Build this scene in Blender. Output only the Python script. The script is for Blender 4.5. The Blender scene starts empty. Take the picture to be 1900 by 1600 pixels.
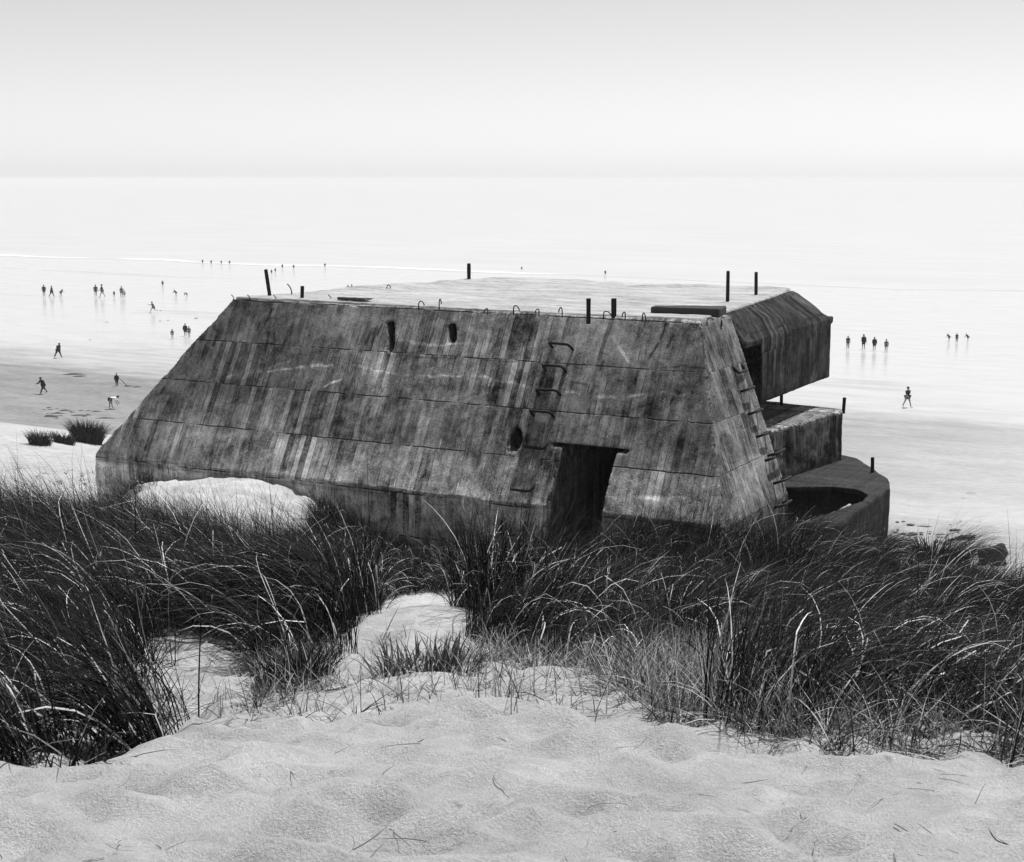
import bpy, bmesh, math, random
import numpy as np
from mathutils import Vector, Matrix
rnd = random.Random(7)
rng = np.random.default_rng(11)
S = bpy.context.scene
COL = S.collection

# ------------------------------------------------------------------ camera
EYE = 19.0
PITCH = math.atan(467/2750); YAW = math.radians(28.75)
cd = bpy.data.cameras.new('camera'); cam = bpy.data.objects.new('camera', cd); COL.objects.link(cam)
cam.location = (0, 0, EYE)
cam.rotation_euler = (math.pi/2-PITCH, 0, YAW)
cd.sensor_width = 36; cd.lens = 36*2750/1900
cd.clip_start = 0.1; cd.clip_end = 60000
S.camera = cam
# ------------------------------------------------------------------ world and sun (high, over the sea, hazy day)
SUN_EL = math.radians(69); SUN_AZ = math.radians(12)      # azimuth from +Y towards +X
w = bpy.data.worlds.new('World'); S.world = w; w.use_nodes = True
nt = w.node_tree; nt.nodes.clear()
sky = nt.nodes.new('ShaderNodeTexSky'); sky.sky_type = 'NISHITA'; sky.sun_disc = False
sky.sun_elevation = SUN_EL; sky.sun_rotation = SUN_AZ
sky.air_density = 1.0; sky.dust_density = 0.3; sky.ozone_density = 1.0
bw = nt.nodes.new('ShaderNodeRGBToBW'); bg = nt.nodes.new('ShaderNodeBackground'); wo = nt.nodes.new('ShaderNodeOutputWorld')
nt.links.new(sky.outputs[0], bw.inputs[0]); nt.links.new(bw.outputs[0], bg.inputs[0]); nt.links.new(bg.outputs[0], wo.inputs[0])
bg.inputs[1].default_value = 0.106
sl = bpy.data.lights.new('sun', 'SUN'); sun = bpy.data.objects.new('sun', sl); COL.objects.link(sun)
sl.energy = 4.9; sl.angle = math.radians(1.5); sl.color = (1, 1, 1)
sd = Vector((math.sin(SUN_AZ)*math.cos(SUN_EL), math.cos(SUN_AZ)*math.cos(SUN_EL), math.sin(SUN_EL)))
sun.rotation_euler = sd.to_track_quat('Z', 'Y').to_euler(); sun.location = (-10, 30, 60)
S.view_settings.view_transform = 'Standard'; S.view_settings.look = 'None'
S.view_settings.exposure = 0.30; S.view_settings.gamma = 1
S.render.engine = 'CYCLES'
S.cycles.max_bounces = 6; S.cycles.volume_bounces = 1

# ------------------------------------------------------------------ measuring helpers (a pixel of the 1900 x 1600 photo to a point on a plane)
F_ = 2750.0
Fh = np.array([-math.sin(YAW), math.cos(YAW), 0.]); R_ = np.array([math.cos(YAW), math.sin(YAW), 0.]); Z_ = np.array([0, 0, 1.])
Fd = Fh*math.cos(PITCH)-Z_*math.sin(PITCH); U_ = Fh*math.sin(PITCH)+Z_*math.cos(PITCH); C_ = np.array([0, 0, EYE])
def ray(x, y): return Fd+R_*(x-950)/F_+U_*(800-y)/F_
def hit(x, y, p, n):
    d = ray(x, y); n = np.array(n, float); p = np.array(p, float)
    return C_+d*(((p-C_)@n)/(d@n))
def proj(P):
    v = np.asarray(P)-C_; d = v@Fd
    return 950+F_*(v@R_)/d, 800-F_*(v@U_)/d
AL = math.radians(61)
SLP = ((-11.766, 22.63, 13.30), (0, -math.sin(AL), math.cos(AL)))     # sloping front
SID = ((-8.41, 22.63, 13.30), (3.24, 0, 1.2))                        # battered side
ROOF_Z = 16.54
def on_slope(x, y): return hit(x, y, *SLP)
def on_side(x, y): return hit(x, y, *SID)
def on_z(x, y, z=0): return hit(x, y, (0, 0, z), (0, 0, 1))

# ------------------------------------------------------------------ noise (vectorised value noise)
def _h(ix, iy, iz, seed):
    n = (ix.astype(np.int64)*374761393+iy.astype(np.int64)*668265263+iz.astype(np.int64)*2147483647+seed*974711) & 0xffffffff
    n = ((n ^ (n >> 13))*1274126177) & 0xffffffff
    n = (n ^ (n >> 16)) & 0xffffff
    return n/float(0xffffff)*2-1
def vnoise(P, scale, seed=0):
    q = np.asarray(P, float)*scale
    i = np.floor(q).astype(np.int64); f = q-i; f = f*f*(3-2*f)
    r = 0
    for dx in (0, 1):
        for dy in (0, 1):
            for dz in (0, 1):
                wgt = (f[:, 0] if dx else 1-f[:, 0])*(f[:, 1] if dy else 1-f[:, 1])*(f[:, 2] if dz else 1-f[:, 2])
                r = r+wgt*_h(i[:, 0]+dx, i[:, 1]+dy, i[:, 2]+dz, seed)
    return r
def fbm(P, scale, oct=4, seed=0):
    r = 0; a = 1; t = 0
    for k in range(oct):
        r = r+a*vnoise(P, scale*2**k, seed+k*17); t += a; a *= .5
    return r/t
def sstep(a, b, x):
    t = np.clip((x-a)/(b-a), 0, 1); return t*t*(3-2*t)

# ------------------------------------------------------------------ object helpers
def tag(o, label=None, cat=None, group=None, kind=None):
    if label: o['label'] = label
    if cat: o['category'] = cat
    if group: o['group'] = group
    if kind: o['kind'] = kind
    return o
def link(name, me, mat=None, parent=None, origin=None):
    o = bpy.data.objects.new(name, me); COL.objects.link(o)
    if mat: me.materials.clear(); me.materials.append(mat)
    if origin is not None:
        me.transform(Matrix.Translation(-Vector(origin)))
        if not parent: o.location = origin
    if parent: o.parent = parent
    return o
def empty(name, loc):
    o = bpy.data.objects.new(name, None); COL.objects.link(o); o.location = loc; o.empty_display_size = .3
    return o
def mesh_np(name, V, Fc, smooth=True):
    me = bpy.data.meshes.new(name); V = np.asarray(V, np.float32); Fc = np.asarray(Fc, np.int32)
    k = Fc.shape[1]
    me.vertices.add(len(V)); me.vertices.foreach_set('co', V.ravel())
    me.loops.add(Fc.size); me.loops.foreach_set('vertex_index', Fc.ravel())
    me.polygons.add(len(Fc)); me.polygons.foreach_set('loop_start', np.arange(0, Fc.size, k, dtype=np.int32))
    me.polygons.foreach_set('loop_total', np.full(len(Fc), k, np.int32))
    me.polygons.foreach_set('use_smooth', np.full(len(Fc), smooth))
    me.update(calc_edges=True)
    return me
def hull_into(bm, pts):
    vs = [bm.verts.new(p) for p in pts]
    g = bmesh.ops.convex_hull(bm, input=vs)
    junk = [e for e in g['geom_interior'] if isinstance(e, bmesh.types.BMVert)]
    if junk: bmesh.ops.delete(bm, geom=junk, context='VERTS')
def prism_into(bm, poly, d):
    "closed prism from a planar polygon and an extrusion vector"
    n = len(poly); a = [bm.verts.new(p) for p in poly]; b = [bm.verts.new(np.array(p)+np.array(d)) for p in poly]
    bm.faces.new(a); bm.faces.new(b[::-1])
    for i in range(n): bm.faces.new((a[i], b[i], b[(i+1) % n], a[(i+1) % n]))
    bmesh.ops.recalc_face_normals(bm, faces=bm.faces)
def to_mesh(bm, name='m'):
    bmesh.ops.recalc_face_normals(bm, faces=bm.faces)
    me = bpy.data.meshes.new(name); bm.to_mesh(me); bm.free(); return me
def solid(name, hulls, cuts=(), voxel=.035, selfb=True):
    "union of convex hulls minus cutters, remeshed finely; returns a mesh"
    bm = bmesh.new()
    for h in hulls: hull_into(bm, h)
    o = bpy.data.objects.new(name, to_mesh(bm)); COL.objects.link(o)
    tmp = []
    for c in cuts:
        b = bmesh.new()
        if isinstance(c, tuple): prism_into(b, c[0], c[1])
        else: hull_into(b, c)
        co = bpy.data.objects.new('cut', to_mesh(b)); COL.objects.link(co); tmp.append(co)
        m = o.modifiers.new('b', 'BOOLEAN'); m.object = co; m.operation = 'DIFFERENCE'; m.solver = 'EXACT'; m.use_self = selfb
    m = o.modifiers.new('r', 'REMESH'); m.mode = 'VOXEL'; m.voxel_size = voxel; m.use_smooth_shade = True
    dg = bpy.context.evaluated_depsgraph_get(); dg.update()
    me = bpy.data.meshes.new_from_object(o.evaluated_get(dg))
    for t in tmp+[o]: bpy.data.objects.remove(t)
    return me
def verts(me):
    V = np.empty(len(me.vertices)*3, np.float32); me.vertices.foreach_get('co', V); return V.reshape(-1, 3).astype(float)
def normals(me):
    V = np.empty(len(me.vertices)*3, np.float32); me.vertices.foreach_get('normal', V); return V.reshape(-1, 3).astype(float)
def set_verts(me, V): me.vertices.foreach_set('co', np.asarray(V, np.float32).ravel()); me.update()
def fattr(me, name, a):
    at = me.attributes.new(name, 'FLOAT', 'POINT'); at.data.foreach_set('value', np.asarray(a, np.float32))
def tube_into(bm, pts, r, n=8, cap=True):
    pts = [Vector(p) for p in pts]; rings = []
    rr = r if isinstance(r, (list, tuple)) else [r]*len(pts)
    up = Vector((.13, .27, .95))
    for i, p in enumerate(pts):
        t = (pts[min(i+1, len(pts)-1)]-pts[max(i-1, 0)]).normalized()
        a = t.cross(up)
        if a.length < .05: a = t.cross(Vector((1, 0, 0)))
        a.normalize(); b = t.cross(a).normalized()
        rings.append([bm.verts.new(p+(a*math.cos(2*math.pi*k/n)+b*math.sin(2*math.pi*k/n))*rr[i]) for k in range(n)])
    for i in range(len(rings)-1):
        for k in range(n):
            f = bm.faces.new((rings[i][k], rings[i][(k+1) % n], rings[i+1][(k+1) % n], rings[i+1][k])); f.smooth = True
    if cap: bm.faces.new(rings[0][::-1]); bm.faces.new(rings[-1])
def smooth_path(pts, sub=4):
    P = [Vector(p) for p in pts]; out = []
    for i in range(len(P)-1):
        p0 = P[max(i-1, 0)]; p1 = P[i]; p2 = P[i+1]; p3 = P[min(i+2, len(P)-1)]
        for k in range(sub):
            t = k/sub
            out.append(.5*((2*p1)+(p2-p0)*t+(2*p0-5*p1+4*p2-p3)*t*t+(-p0+3*p1-3*p2+p3)*t**3))
    out.append(P[-1]); return out

# ------------------------------------------------------------------ materials
class NT:
    def __init__(s, name):
        s.m = bpy.data.materials.new(name); s.m.use_nodes = True; s.t = s.m.node_tree; s.t.nodes.clear()
        s.out = s.t.nodes.new('ShaderNodeOutputMaterial'); s.p = s.t.nodes.new('ShaderNodeBsdfPrincipled')
        s.t.links.new(s.p.outputs[0], s.out.inputs[0])
    def n(s, typ, **k):
        nd = s.t.nodes.new('ShaderNode'+typ)
        for a, b in k.items(): setattr(nd, a, b)
        return nd
    def l(s, a, b): s.t.links.new(a, b)
    def math(s, op, a, b=None, c=None, clamp=False):
        nd = s.n('Math', operation=op); nd.use_clamp = clamp
        for i, v in enumerate((a, b, c)):
            if v is None: continue
            if isinstance(v, (int, float)): nd.inputs[i].default_value = v
            else: s.l(v, nd.inputs[i])
        return nd.outputs[0]
    def noise(s, vec, scale, detail=4, rough=.55, dist=0):
        nd = s.n('TexNoise'); nd.inputs['Scale'].default_value = scale; nd.inputs['Detail'].default_value = detail
        nd.inputs['Roughness'].default_value = rough; nd.inputs['Distortion'].default_value = dist
        s.l(vec, nd.inputs['Vector']); return nd.outputs['Fac']
    def ramp(s, fac, lo, hi, a=0., b=1.):
        nd = s.n('MapRange'); nd.interpolation_type = 'SMOOTHSTEP'
        s.l(fac, nd.inputs[0])
        for i, v in enumerate((lo, hi, a, b)): nd.inputs[i+1].default_value = v
        return nd.outputs[0]
    def mapv(s, vec, sc, loc=(0, 0, 0)):
        nd = s.n('Mapping'); nd.inputs['Scale'].default_value = sc; nd.inputs['Location'].default_value = loc; s.l(vec, nd.inputs[0]); return nd.outputs[0]
    def bump(s, h, strength, dist):
        nd = s.n('Bump'); nd.inputs['Strength'].default_value = strength; nd.inputs['Distance'].default_value = dist
        s.l(h, nd.inputs['Height']); return nd

def concrete(name, base, contrast=1., boards=1., bright=None):
    k = NT(name); tc = k.n('TexCoord'); obj = tc.outputs['Object']
    sp = k.n('SeparateXYZ'); k.l(obj, sp.inputs[0]); geo = k.n('NewGeometry'); sn = k.n('SeparateXYZ'); k.l(geo.outputs['True Normal'], sn.inputs[0])
    side = k.math('GREATER_THAN', k.math('ABSOLUTE', sn.outputs[0]), k.math('ABSOLUTE', sn.outputs[1]))
    # across-the-face coordinate: X on the front, Y on the sides
    u = k.math('ADD', k.math('MULTIPLY', sp.outputs[0], k.math('SUBTRACT', 1., side)), k.math('MULTIPLY', k.math('ADD', sp.outputs[1], 31.3), side))
    z = sp.outputs[2]
    cv = k.n('CombineXYZ'); k.l(u, cv.inputs[0]); k.l(z, cv.inputs[1]); k.l(side, cv.inputs[2]); fv = cv.outputs[0]
    streak = k.noise(k.mapv(fv, (7, .8, 1)), 1., 6, .6, .3)
    streak2 = k.noise(k.mapv(fv, (22, 1.6, 1)), 1., 4, .65, .4)
    blotch = k.noise(k.mapv(fv, (.55, .8, 1)), 1., 6, .6, .6)
    mid = k.noise(k.mapv(fv, (2.2, 2.6, 1)), 1., 6, .65, .8)
    fine = k.noise(obj, 42., 5, .75)
    # shuttering boards: one random value for each board in each lift of concrete
    wob = k.math('MULTIPLY', k.math('SUBTRACT', k.noise(fv, 2.2, 6, .7), .5), .13)
    row = k.math('FLOOR', k.math('DIVIDE', k.math('ADD', k.math('ADD', z, wob), 40*.81-1.06), .81))
    bu = k.math('ADD', k.math('DIVIDE', k.math('ADD', u, k.math('MULTIPLY', wob, .3)), .135), k.math('MULTIPLY', row, .37))
    bi = k.math('FLOOR', bu)
    wn = k.n('TexWhiteNoise', noise_dimensions='2D'); cb = k.n('CombineXYZ'); k.l(bi, cb.inputs[0]); k.l(row, cb.inputs[1]); k.l(cb.outputs[0], wn.inputs['Vector'])
    fr = k.math('ABSOLUTE', k.math('SUBTRACT', k.math('FRACT', bu), .5))
    edge = k.ramp(fr, .455, .49)                                  # board edge line
    bzone = k.ramp(k.noise(k.mapv(fv, (.5, .7, 1), (5, 3, 0)), 1., 3), .42, .62)
    bstr = k.math('MULTIPLY', bzone, boards)
    fz = k.math('ABSOLUTE', k.math('SUBTRACT', k.math('FRACT', k.math('DIVIDE', k.math('ADD', k.math('ADD', z, k.math('MULTIPLY', wob, .4)), 40*.81-1.06), .81)), .5))
    joint = k.math('MULTIPLY', k.math('SUBTRACT', 1., k.math('MULTIPLY', side, .75)), k.math('MULTIPLY', k.ramp(fz, .480, .499), k.ramp(k.noise(k.mapv(fv, (1.3, .4, 1), (1, 9, 0)), 1., 6, .7), .43, .53)))
    hair = k.math('MULTIPLY', k.ramp(k.noise(k.mapv(fv, (34, 1.7, 1), (3, 1, 0)), 1., 3, .6, .2), .60, .68), k.ramp(k.noise(k.mapv(fv, (.9, 1.1, 1), (7, 2, 0)), 1., 3), .42, .58))
    lime = k.math('MULTIPLY', k.ramp(k.noise(k.mapv(fv, (9, 1.5, 1), (2, 5, 0)), 1., 5, .65, .4), .60, .70), k.ramp(k.noise(k.mapv(fv, (.7, .9, 1), (9, 4, 0)), 1., 3), .46, .60))
    grit = k.noise(k.mapv(fv, (13, 9, 1), (8, 1, 0)), 1., 6, .8)
    spot = k.ramp(k.noise(k.mapv(fv, (11, 11, 1), (4, 4, 0)), 1., 4, .7), .64, .70)
    att = k.n('Attribute'); att.attribute_name = 'tone'
    c = contrast
    t = k.math('ADD', 1., k.math('MULTIPLY', k.math('SUBTRACT', streak, .5), .95*c))
    t = k.math('ADD', t, k.math('MULTIPLY', k.math('SUBTRACT', streak2, .5), .45*c))
    t = k.math('ADD', t, k.math('MULTIPLY', k.math('SUBTRACT', blotch, .5), 1.5*c))
    t = k.math('ADD', t, k.math('MULTIPLY', k.math('SUBTRACT', mid, .5), 1.35*c))
    t = k.math('ADD', t, k.math('MULTIPLY', k.math('SUBTRACT', fine, .5), 1.5*c)); t = k.math('ADD', t, k.math('MULTIPLY', k.math('SUBTRACT', grit, .5), 1.1*c))
    t = k.math('ADD', t, k.math('MULTIPLY', k.math('MULTIPLY', k.math('SUBTRACT', wn.outputs['Value'], .5), 1.0), bstr))
    t = k.math('MULTIPLY', t, k.math('SUBTRACT', 1., k.math('MULTIPLY', k.math('MULTIPLY', edge, bstr), .5)))
    t = k.math('MULTIPLY', t, k.math('SUBTRACT', 1., k.math('MULTIPLY', joint, .8)))
    t = k.math('ADD', t, k.math('MULTIPLY', lime, .95)); t = k.math('MULTIPLY', t, k.math('SUBTRACT', 1., k.math('MULTIPLY', hair, .72)))
    t = k.math('MULTIPLY', t, k.math('SUBTRACT', 1., k.math('MULTIPLY', spot, .45)))
    t = k.math('POWER', k.math('MAXIMUM', t, .05), 1.45)
    t = k.math('MULTIPLY', k.math('MULTIPLY', t, att.outputs['Fac']), base)
    # top-facing sand and lime bloom where it is exposed
    if bright:
        up = k.ramp(sn.outputs[2], .75, .95)
        bl = k.math('MULTIPLY', up, k.math('ADD', k.math('MULTIPLY', mid, bright*.9), bright*.5))
        t = k.math('ADD', k.math('MULTIPLY', t, k.math('SUBTRACT', 1., up)), bl)
    pits = k.ramp(k.noise(obj, 16., 3, .6), .66, .74)
    t = k.math('MULTIPLY', t, k.math('SUBTRACT', 1., k.math('MULTIPLY', pits, .35)))
    cc = k.n('CombineXYZ')
    for i in range(3): k.l(t, cc.inputs[i])
    k.l(cc.outputs[0], k.p.inputs['Base Color'])
    k.p.inputs['Roughness'].default_value = .93; k.p.inputs['Specular IOR Level'].default_value = .2
    h = k.math('ADD', k.math('MULTIPLY', fine, .5), k.math('MULTIPLY', mid, .6))
    h = k.math('SUBTRACT', h, k.math('MULTIPLY', joint, .9)); h = k.math('SUBTRACT', h, k.math('MULTIPLY', k.math('MULTIPLY', edge, bstr), .35))
    h = k.math('ADD', h, k.math('MULTIPLY', streak2, .5)); h = k.math('SUBTRACT', h, k.math('MULTIPLY', pits, .5))
    b = k.bump(h, 1., .035); k.l(b.outputs[0], k.p.inputs['Normal'])
    return k.m
def simple(name, g, rough=.8, var=.3, scale=20., spec=.3, metal=0., bumpd=.004):
    k = NT(name); tc = k.n('TexCoord'); nz = k.noise(tc.outputs['Object'], scale, 5, .65)
    v = k.math('MULTIPLY', k.math('ADD', 1-var, k.math('MULTIPLY', nz, 2*var)), g)
    cc = k.n('CombineXYZ')
    for i in range(3): k.l(v, cc.inputs[i])
    k.l(cc.outputs[0], k.p.inputs['Base Color']); k.p.inputs['Roughness'].default_value = rough
    k.p.inputs['Specular IOR Level'].default_value = spec; k.p.inputs['Metallic'].default_value = metal
    b = k.bump(nz, .6, bumpd); k.l(b.outputs[0], k.p.inputs['Normal'])
    return k.m
def sand_mat(name, g, roof=False):
    k = NT(name); tc = k.n('TexCoord'); o = tc.outputs['Object']
    big = k.noise(k.mapv(o, (.35, .35, .35)), 1., 5, .6, .3); med = k.noise(k.mapv(o, (2.2, 2.2, 2.2)), 1., 5, .6, .5)
    grain = k.noise(o, 90., 4, .8); spk = k.noise(k.mapv(o, (9, 9, 9)), 1., 6, .75)
    dark = k.ramp(spk, .60, .70)
    if roof:
        med = k.noise(k.mapv(o, (.8, 3.5, 2)), 1., 7, .7, .8); dark = k.ramp(k.noise(k.mapv(o, (2.5, 9, 3)), 1., 6, .7), .56, .70)
    v = k.math('ADD', .62, k.math('MULTIPLY', big, .35)); v = k.math('ADD', v, k.math('MULTIPLY', k.math('SUBTRACT', med, .5), .7 if not roof else 1.7))
    v = k.math('ADD', v, k.math('MULTIPLY', k.math('SUBTRACT', grain, .5), .9)); v = k.math('ADD', v, k.math('MULTIPLY', k.math('SUBTRACT', spk, .5), .5))
    v = k.math('MULTIPLY', v, k.math('SUBTRACT', 1., k.math('MULTIPLY', dark, .42 if not roof else .8)))
    v = k.math('MULTIPLY', v, g*1.25)
    if not roof:      # trodden, damper sand towards the beach
        sy = k.n('SeparateXYZ'); k.l(o, sy.inputs[0]); v = k.math('MULTIPLY', v, k.ramp(k.math('ADD', sy.outputs[1], k.math('MULTIPLY', k.math('SUBTRACT', med, .5), 9.)), 22., 33., 1., .74))
    cc = k.n('CombineXYZ')
    for i in range(3): k.l(v, cc.inputs[i])
    k.l(cc.outputs[0], k.p.inputs['Base Color']); k.p.inputs['Roughness'].default_value = .95; k.p.inputs['Specular IOR Level'].default_value = .1
    rp = k.noise(k.mapv(o, (2.5, 9, 3)), 1., 3, .5, .3)
    h = k.math('ADD', k.math('MULTIPLY', med, .8), k.math('ADD', k.math('MULTIPLY', grain, .6), k.math('MULTIPLY', spk, .45))); h = k.math('ADD', h, k.math('MULTIPLY', rp, .4))
    b = k.bump(h, 1., .04); k.l(b.outputs[0], k.p.inputs['Normal'])
    return k.m
M_front = concrete('weathered_concrete', .185, 1.6, 1.05)
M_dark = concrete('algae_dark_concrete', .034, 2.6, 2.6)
M_apron = concrete('apron_concrete', .031, 2.0, .3)
M_roof = sand_mat('sandy_concrete_roof', .43, True)
M_sand = sand_mat('dune_sand', .53)
M_iron = simple('rusty_iron', .014, .8, .4, 30, .3)
M_kerb = simple('old_dark_concrete', .045, .9, .5, 9, .2, bumpd=.02)
M_weed = simple('wet_seaweed', .02, .6, .5, 3, .4, bumpd=.05)

# ------------------------------------------------------------------ terrain
ANCH = []
def A_(a, b, drop): ANCH.append((Fh[0]*a+R_[0]*b, Fh[1]*a+R_[1]*b, EYE-drop))
for b in (-3.2, -1.6, 0, 1.6, 3.2):
    A_(-3, b*.8, 1.55); A_(0, b, 1.65); A_(3.2, b*.7, 1.95); A_(5, b*.8, 2.2)
for a, b, d in [(7, -2.2, 2.75), (7, -1, 2.6), (7, 0, 2.55), (7, 1, 2.62), (7, 2.4, 2.7), (8.2, -1, 2.92), (8.2, .2, 2.82), (8.2, 1.3, 2.98), (8.2, 2.6, 3.0), (8.2, -2.6, 3.0),
                (9.3, -.7, 3.1), (10, -1.7, 3.35), (11, -.75, 3.20), (10.3, -.75, 3.13), (11.3, -.3, 3.33), (12.2, -.8, 3.8), (10.5, .8, 3.65), (10.5, 2.2, 3.75), (10.5, 3.6, 3.7), (10.5, -3, 3.35),
                (13, -3.8, 3.9), (13.2, -2, 4.1), (13.5, 0, 4.45), (13.5, 2, 4.35), (13.5, 4.3, 4.35), (17, -5.4, 4.6), (17, -3, 4.9), (17, 0, 5.4), (17, 3, 5.2), (17, 5.5, 5.3),
                (21, -7, 5.5), (20, -3, 5.8), (21, 0, 6.2), (21, 3.5, 6.15), (21, 7, 6.4), (26, -9.3, 6.55), (25, 1.5, 6.75), (25, 5, 6.7), (26, 8.5, 7.0), (30, -11, 7.2), (34, -10.5, 7.35), (30, 9.5, 7.3), (36, 10, 8.2), (34, -16, 7.6)]:
    A_(a, b, d)
# sand drifted against the front wall
for x, y, Yp, z in [(250, 0, 22.1, 12.85), (310, 0, 22.0, 12.98), (390, 0, 22.0, 13.13), (460, 0, 22.05, 13.18), (520, 0, 22.1, 13.08), (560, 0, 22.15, 12.9), (620, 0, 22.2, 12.5), (200, 0, 22.3, 11.95)]:
    # x of the photo on the plane Y = Yp
    h_ = hit(x, 920, (0, Yp, 0), (0, 1, 0)); ANCH.append((h_[0], Yp, z))
for x, y, z in [(-17.6, 20.6, 12.95), (-19.2, 20.5, 12.85), (-16.6, 20.8, 12.65), (-18.2, 19.2, 12.9), (-22.6, 21.6, 11.75), (-21.6, 21.2, 12.0), (-15, 21.6, 12.15), (-13.2, 21.4, 12.15), (-14, 24, 12.3), (-18, 28, 12.6), (-14, 31, 12.4), (-21.5, 27, 12.0), (-9, 22.0, 12.62), (-10.3, 22.2, 12.45), (-11.2, 22.3, 12.3), (-13, 22.3, 12.2), (-6.6, 26.3, 11.85), (-6.6, 28.3, 11.55), (-6.9, 24.3, 12.75), (-7.6, 23.2, 12.85), (-8.2, 21.6, 12.5), (-7.3, 22.2, 12.7)]:
    ANCH.append((x, y, z))
ANCH = np.array(ANCH); N_ = len(ANCH)
def tps(r2): return .5*r2*np.log(r2+1e-9)
D2 = ((ANCH[:, None, :2]-ANCH[None, :, :2])**2).sum(-1)
K_ = np.zeros((N_+3, N_+3)); K_[:N_, :N_] = tps(D2)+np.eye(N_)*.15; K_[:N_, N_] = 1; K_[:N_, N_+1:] = ANCH[:, :2]; K_[N_:, :N_] = K_[:N_, N_:].T
W_ = np.linalg.solve(K_, np.concatenate([ANCH[:, 2], [0, 0, 0]]))
def ground(P):
    "height of the dune at an n x 2 array"
    P = np.asarray(P, float); h = np.zeros(len(P))
    for s in range(0, len(P), 20000):
        q = P[s:s+20000]; d2 = ((q[:, None, :]-ANCH[None, :, :2])**2).sum(-1)
        h[s:s+20000] = tps(d2)@W_[:N_]+W_[N_]+q@W_[N_+1:]
    X, Y = P[:, 0], P[:, 1]
    Y0 = 25+6*sstep(-24, -9, X)
    far = 11.75-(Y-Y0)/(82-Y0)*11.75
    far = np.maximum(far, -.6+0*Y)
    n3 = np.c_[X, Y, 0*X]
    far = far+fbm(n3, .09, 4, 5)*.9*sstep(82, 70, Y)*sstep(30, 45, Y)
    a = P@Fh[:2]; b = P@R_[:2]
    out = np.maximum(sstep(Y0+1, Y0+8, Y), np.maximum(sstep(.42, .75, np.abs(b)/np.maximum(a+8, 1)), sstep(-2, -6, a)))
    side = np.where(a < 22, np.interp(a, [-8, 0, 5, 8, 13, 17, 25], [17.6, 17.4, 16.8, 16, 14.6, 13.7, 12]), 11.9)
    other = np.where(Y > Y0, far, side)
    h = h*(1-out)+other*out
    return h
def axis(segs):
    r = []
    for lo, hi, st in segs: r += list(np.arange(lo, hi-1e-6, st))
    return np.array(r+[segs[-1][1]])
gx = axis([(-260, -60, 8), (-60, -32, .8), (-32, -9, .12), (-9, 4, .065), (4, 9, .13), (9, 20, .8), (20, 120, 8)])
gy = axis([(-14, -1, 1.2), (-1, 2, .13), (2, 12, .065), (12, 31, .13), (31, 48, .4), (48, 92, 1.0)])
GX, GY = np.meshgrid(gx, gy); P2 = np.c_[GX.ravel(), GY.ravel()]
H = ground(P2); n3 = np.c_[P2, 0*H]
near = sstep(40, 25, P2[:, 1])
H = H+fbm(n3, .55, 3, 2)*.10*near+fbm(n3, 2.4, 4, 8)*.045*near-np.maximum(fbm(n3, 3.1, 2, 31)-.28, 0)*.12*near
mm = np.exp(-(((P2[:, 0]+18.3)/2.6)**2+((P2[:, 1]-20.8)/1.6)**2)); H = H+mm*(fbm(n3, 1.5, 4, 88)*.30-np.abs(fbm(n3, 3.3, 4, 89))*.16+fbm(n3, 5.5, 3, 90)*.09)
H = H+fbm(n3, 5.5, 3, 66)*.022*near
for i in range(520):
    if i < 330: a_ = rnd.uniform(2.5, 10.5); b_ = rnd.uniform(-.42, .42)*a_; fx, fy = Fh[0]*a_+R_[0]*b_, Fh[1]*a_+R_[1]*b_
    else: fx, fy = (rnd.uniform(-31, -22.8), rnd.uniform(21, 33)) if i < 450 else (rnd.uniform(-20.5, -15.5), rnd.uniform(19.3, 22.4))
    ix = np.searchsorted(gx, [fx-.4, fx+.4]); iy = np.searchsorted(gy, [fy-.4, fy+.4])
    r_ = rnd.uniform(.09, .17); th_ = rnd.uniform(0, 3.1); sub = (np.arange(iy[0], iy[1])[:, None]*len(gx)+np.arange(ix[0], ix[1])[None, :]).ravel()
    if not len(sub): continue
    dx_ = P2[sub, 0]-fx; dy_ = P2[sub, 1]-fy; u_ = dx_*math.cos(th_)+dy_*math.sin(th_); v_ = -dx_*math.sin(th_)+dy_*math.cos(th_); q_ = np.sqrt((u_/1.5)**2+v_**2)/r_
    H[sub] += rnd.uniform(.03, .08)*(-np.exp(-q_**2*1.6)+.45*np.exp(-((q_-1.35)/.4)**2))
def idx_grid(nx, ny):
    i = np.arange((ny-1)*nx).reshape(ny-1, nx)[:, :-1].ravel()
    return np.c_[i, i+1, i+nx+1, i+nx]
me = mesh_np('dune', np.c_[P2, H], idx_grid(len(gx), len(gy)))
tag(link('dune', me, M_sand), 'pale wind-blown dune sand sloping down to the beach', 'ground', kind='structure')
def ground_full(P):
    P = np.asarray(P, float); n3 = np.c_[P, np.zeros(len(P))]; near = sstep(40, 25, P[:, 1])
    return ground(P)+fbm(n3, .55, 3, 2)*.10*near+fbm(n3, 2.4, 4, 8)*.045*near
def on_ground(x, y):
    d = ray(x, y); t = 3.
    for _ in range(4000):
        p = C_+d*t
        if p[2] <= ground(p[None, :2])[0]: return p
        t += .08 if t < 60 else .5
        if p[2] < 0: return p
    return p

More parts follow.
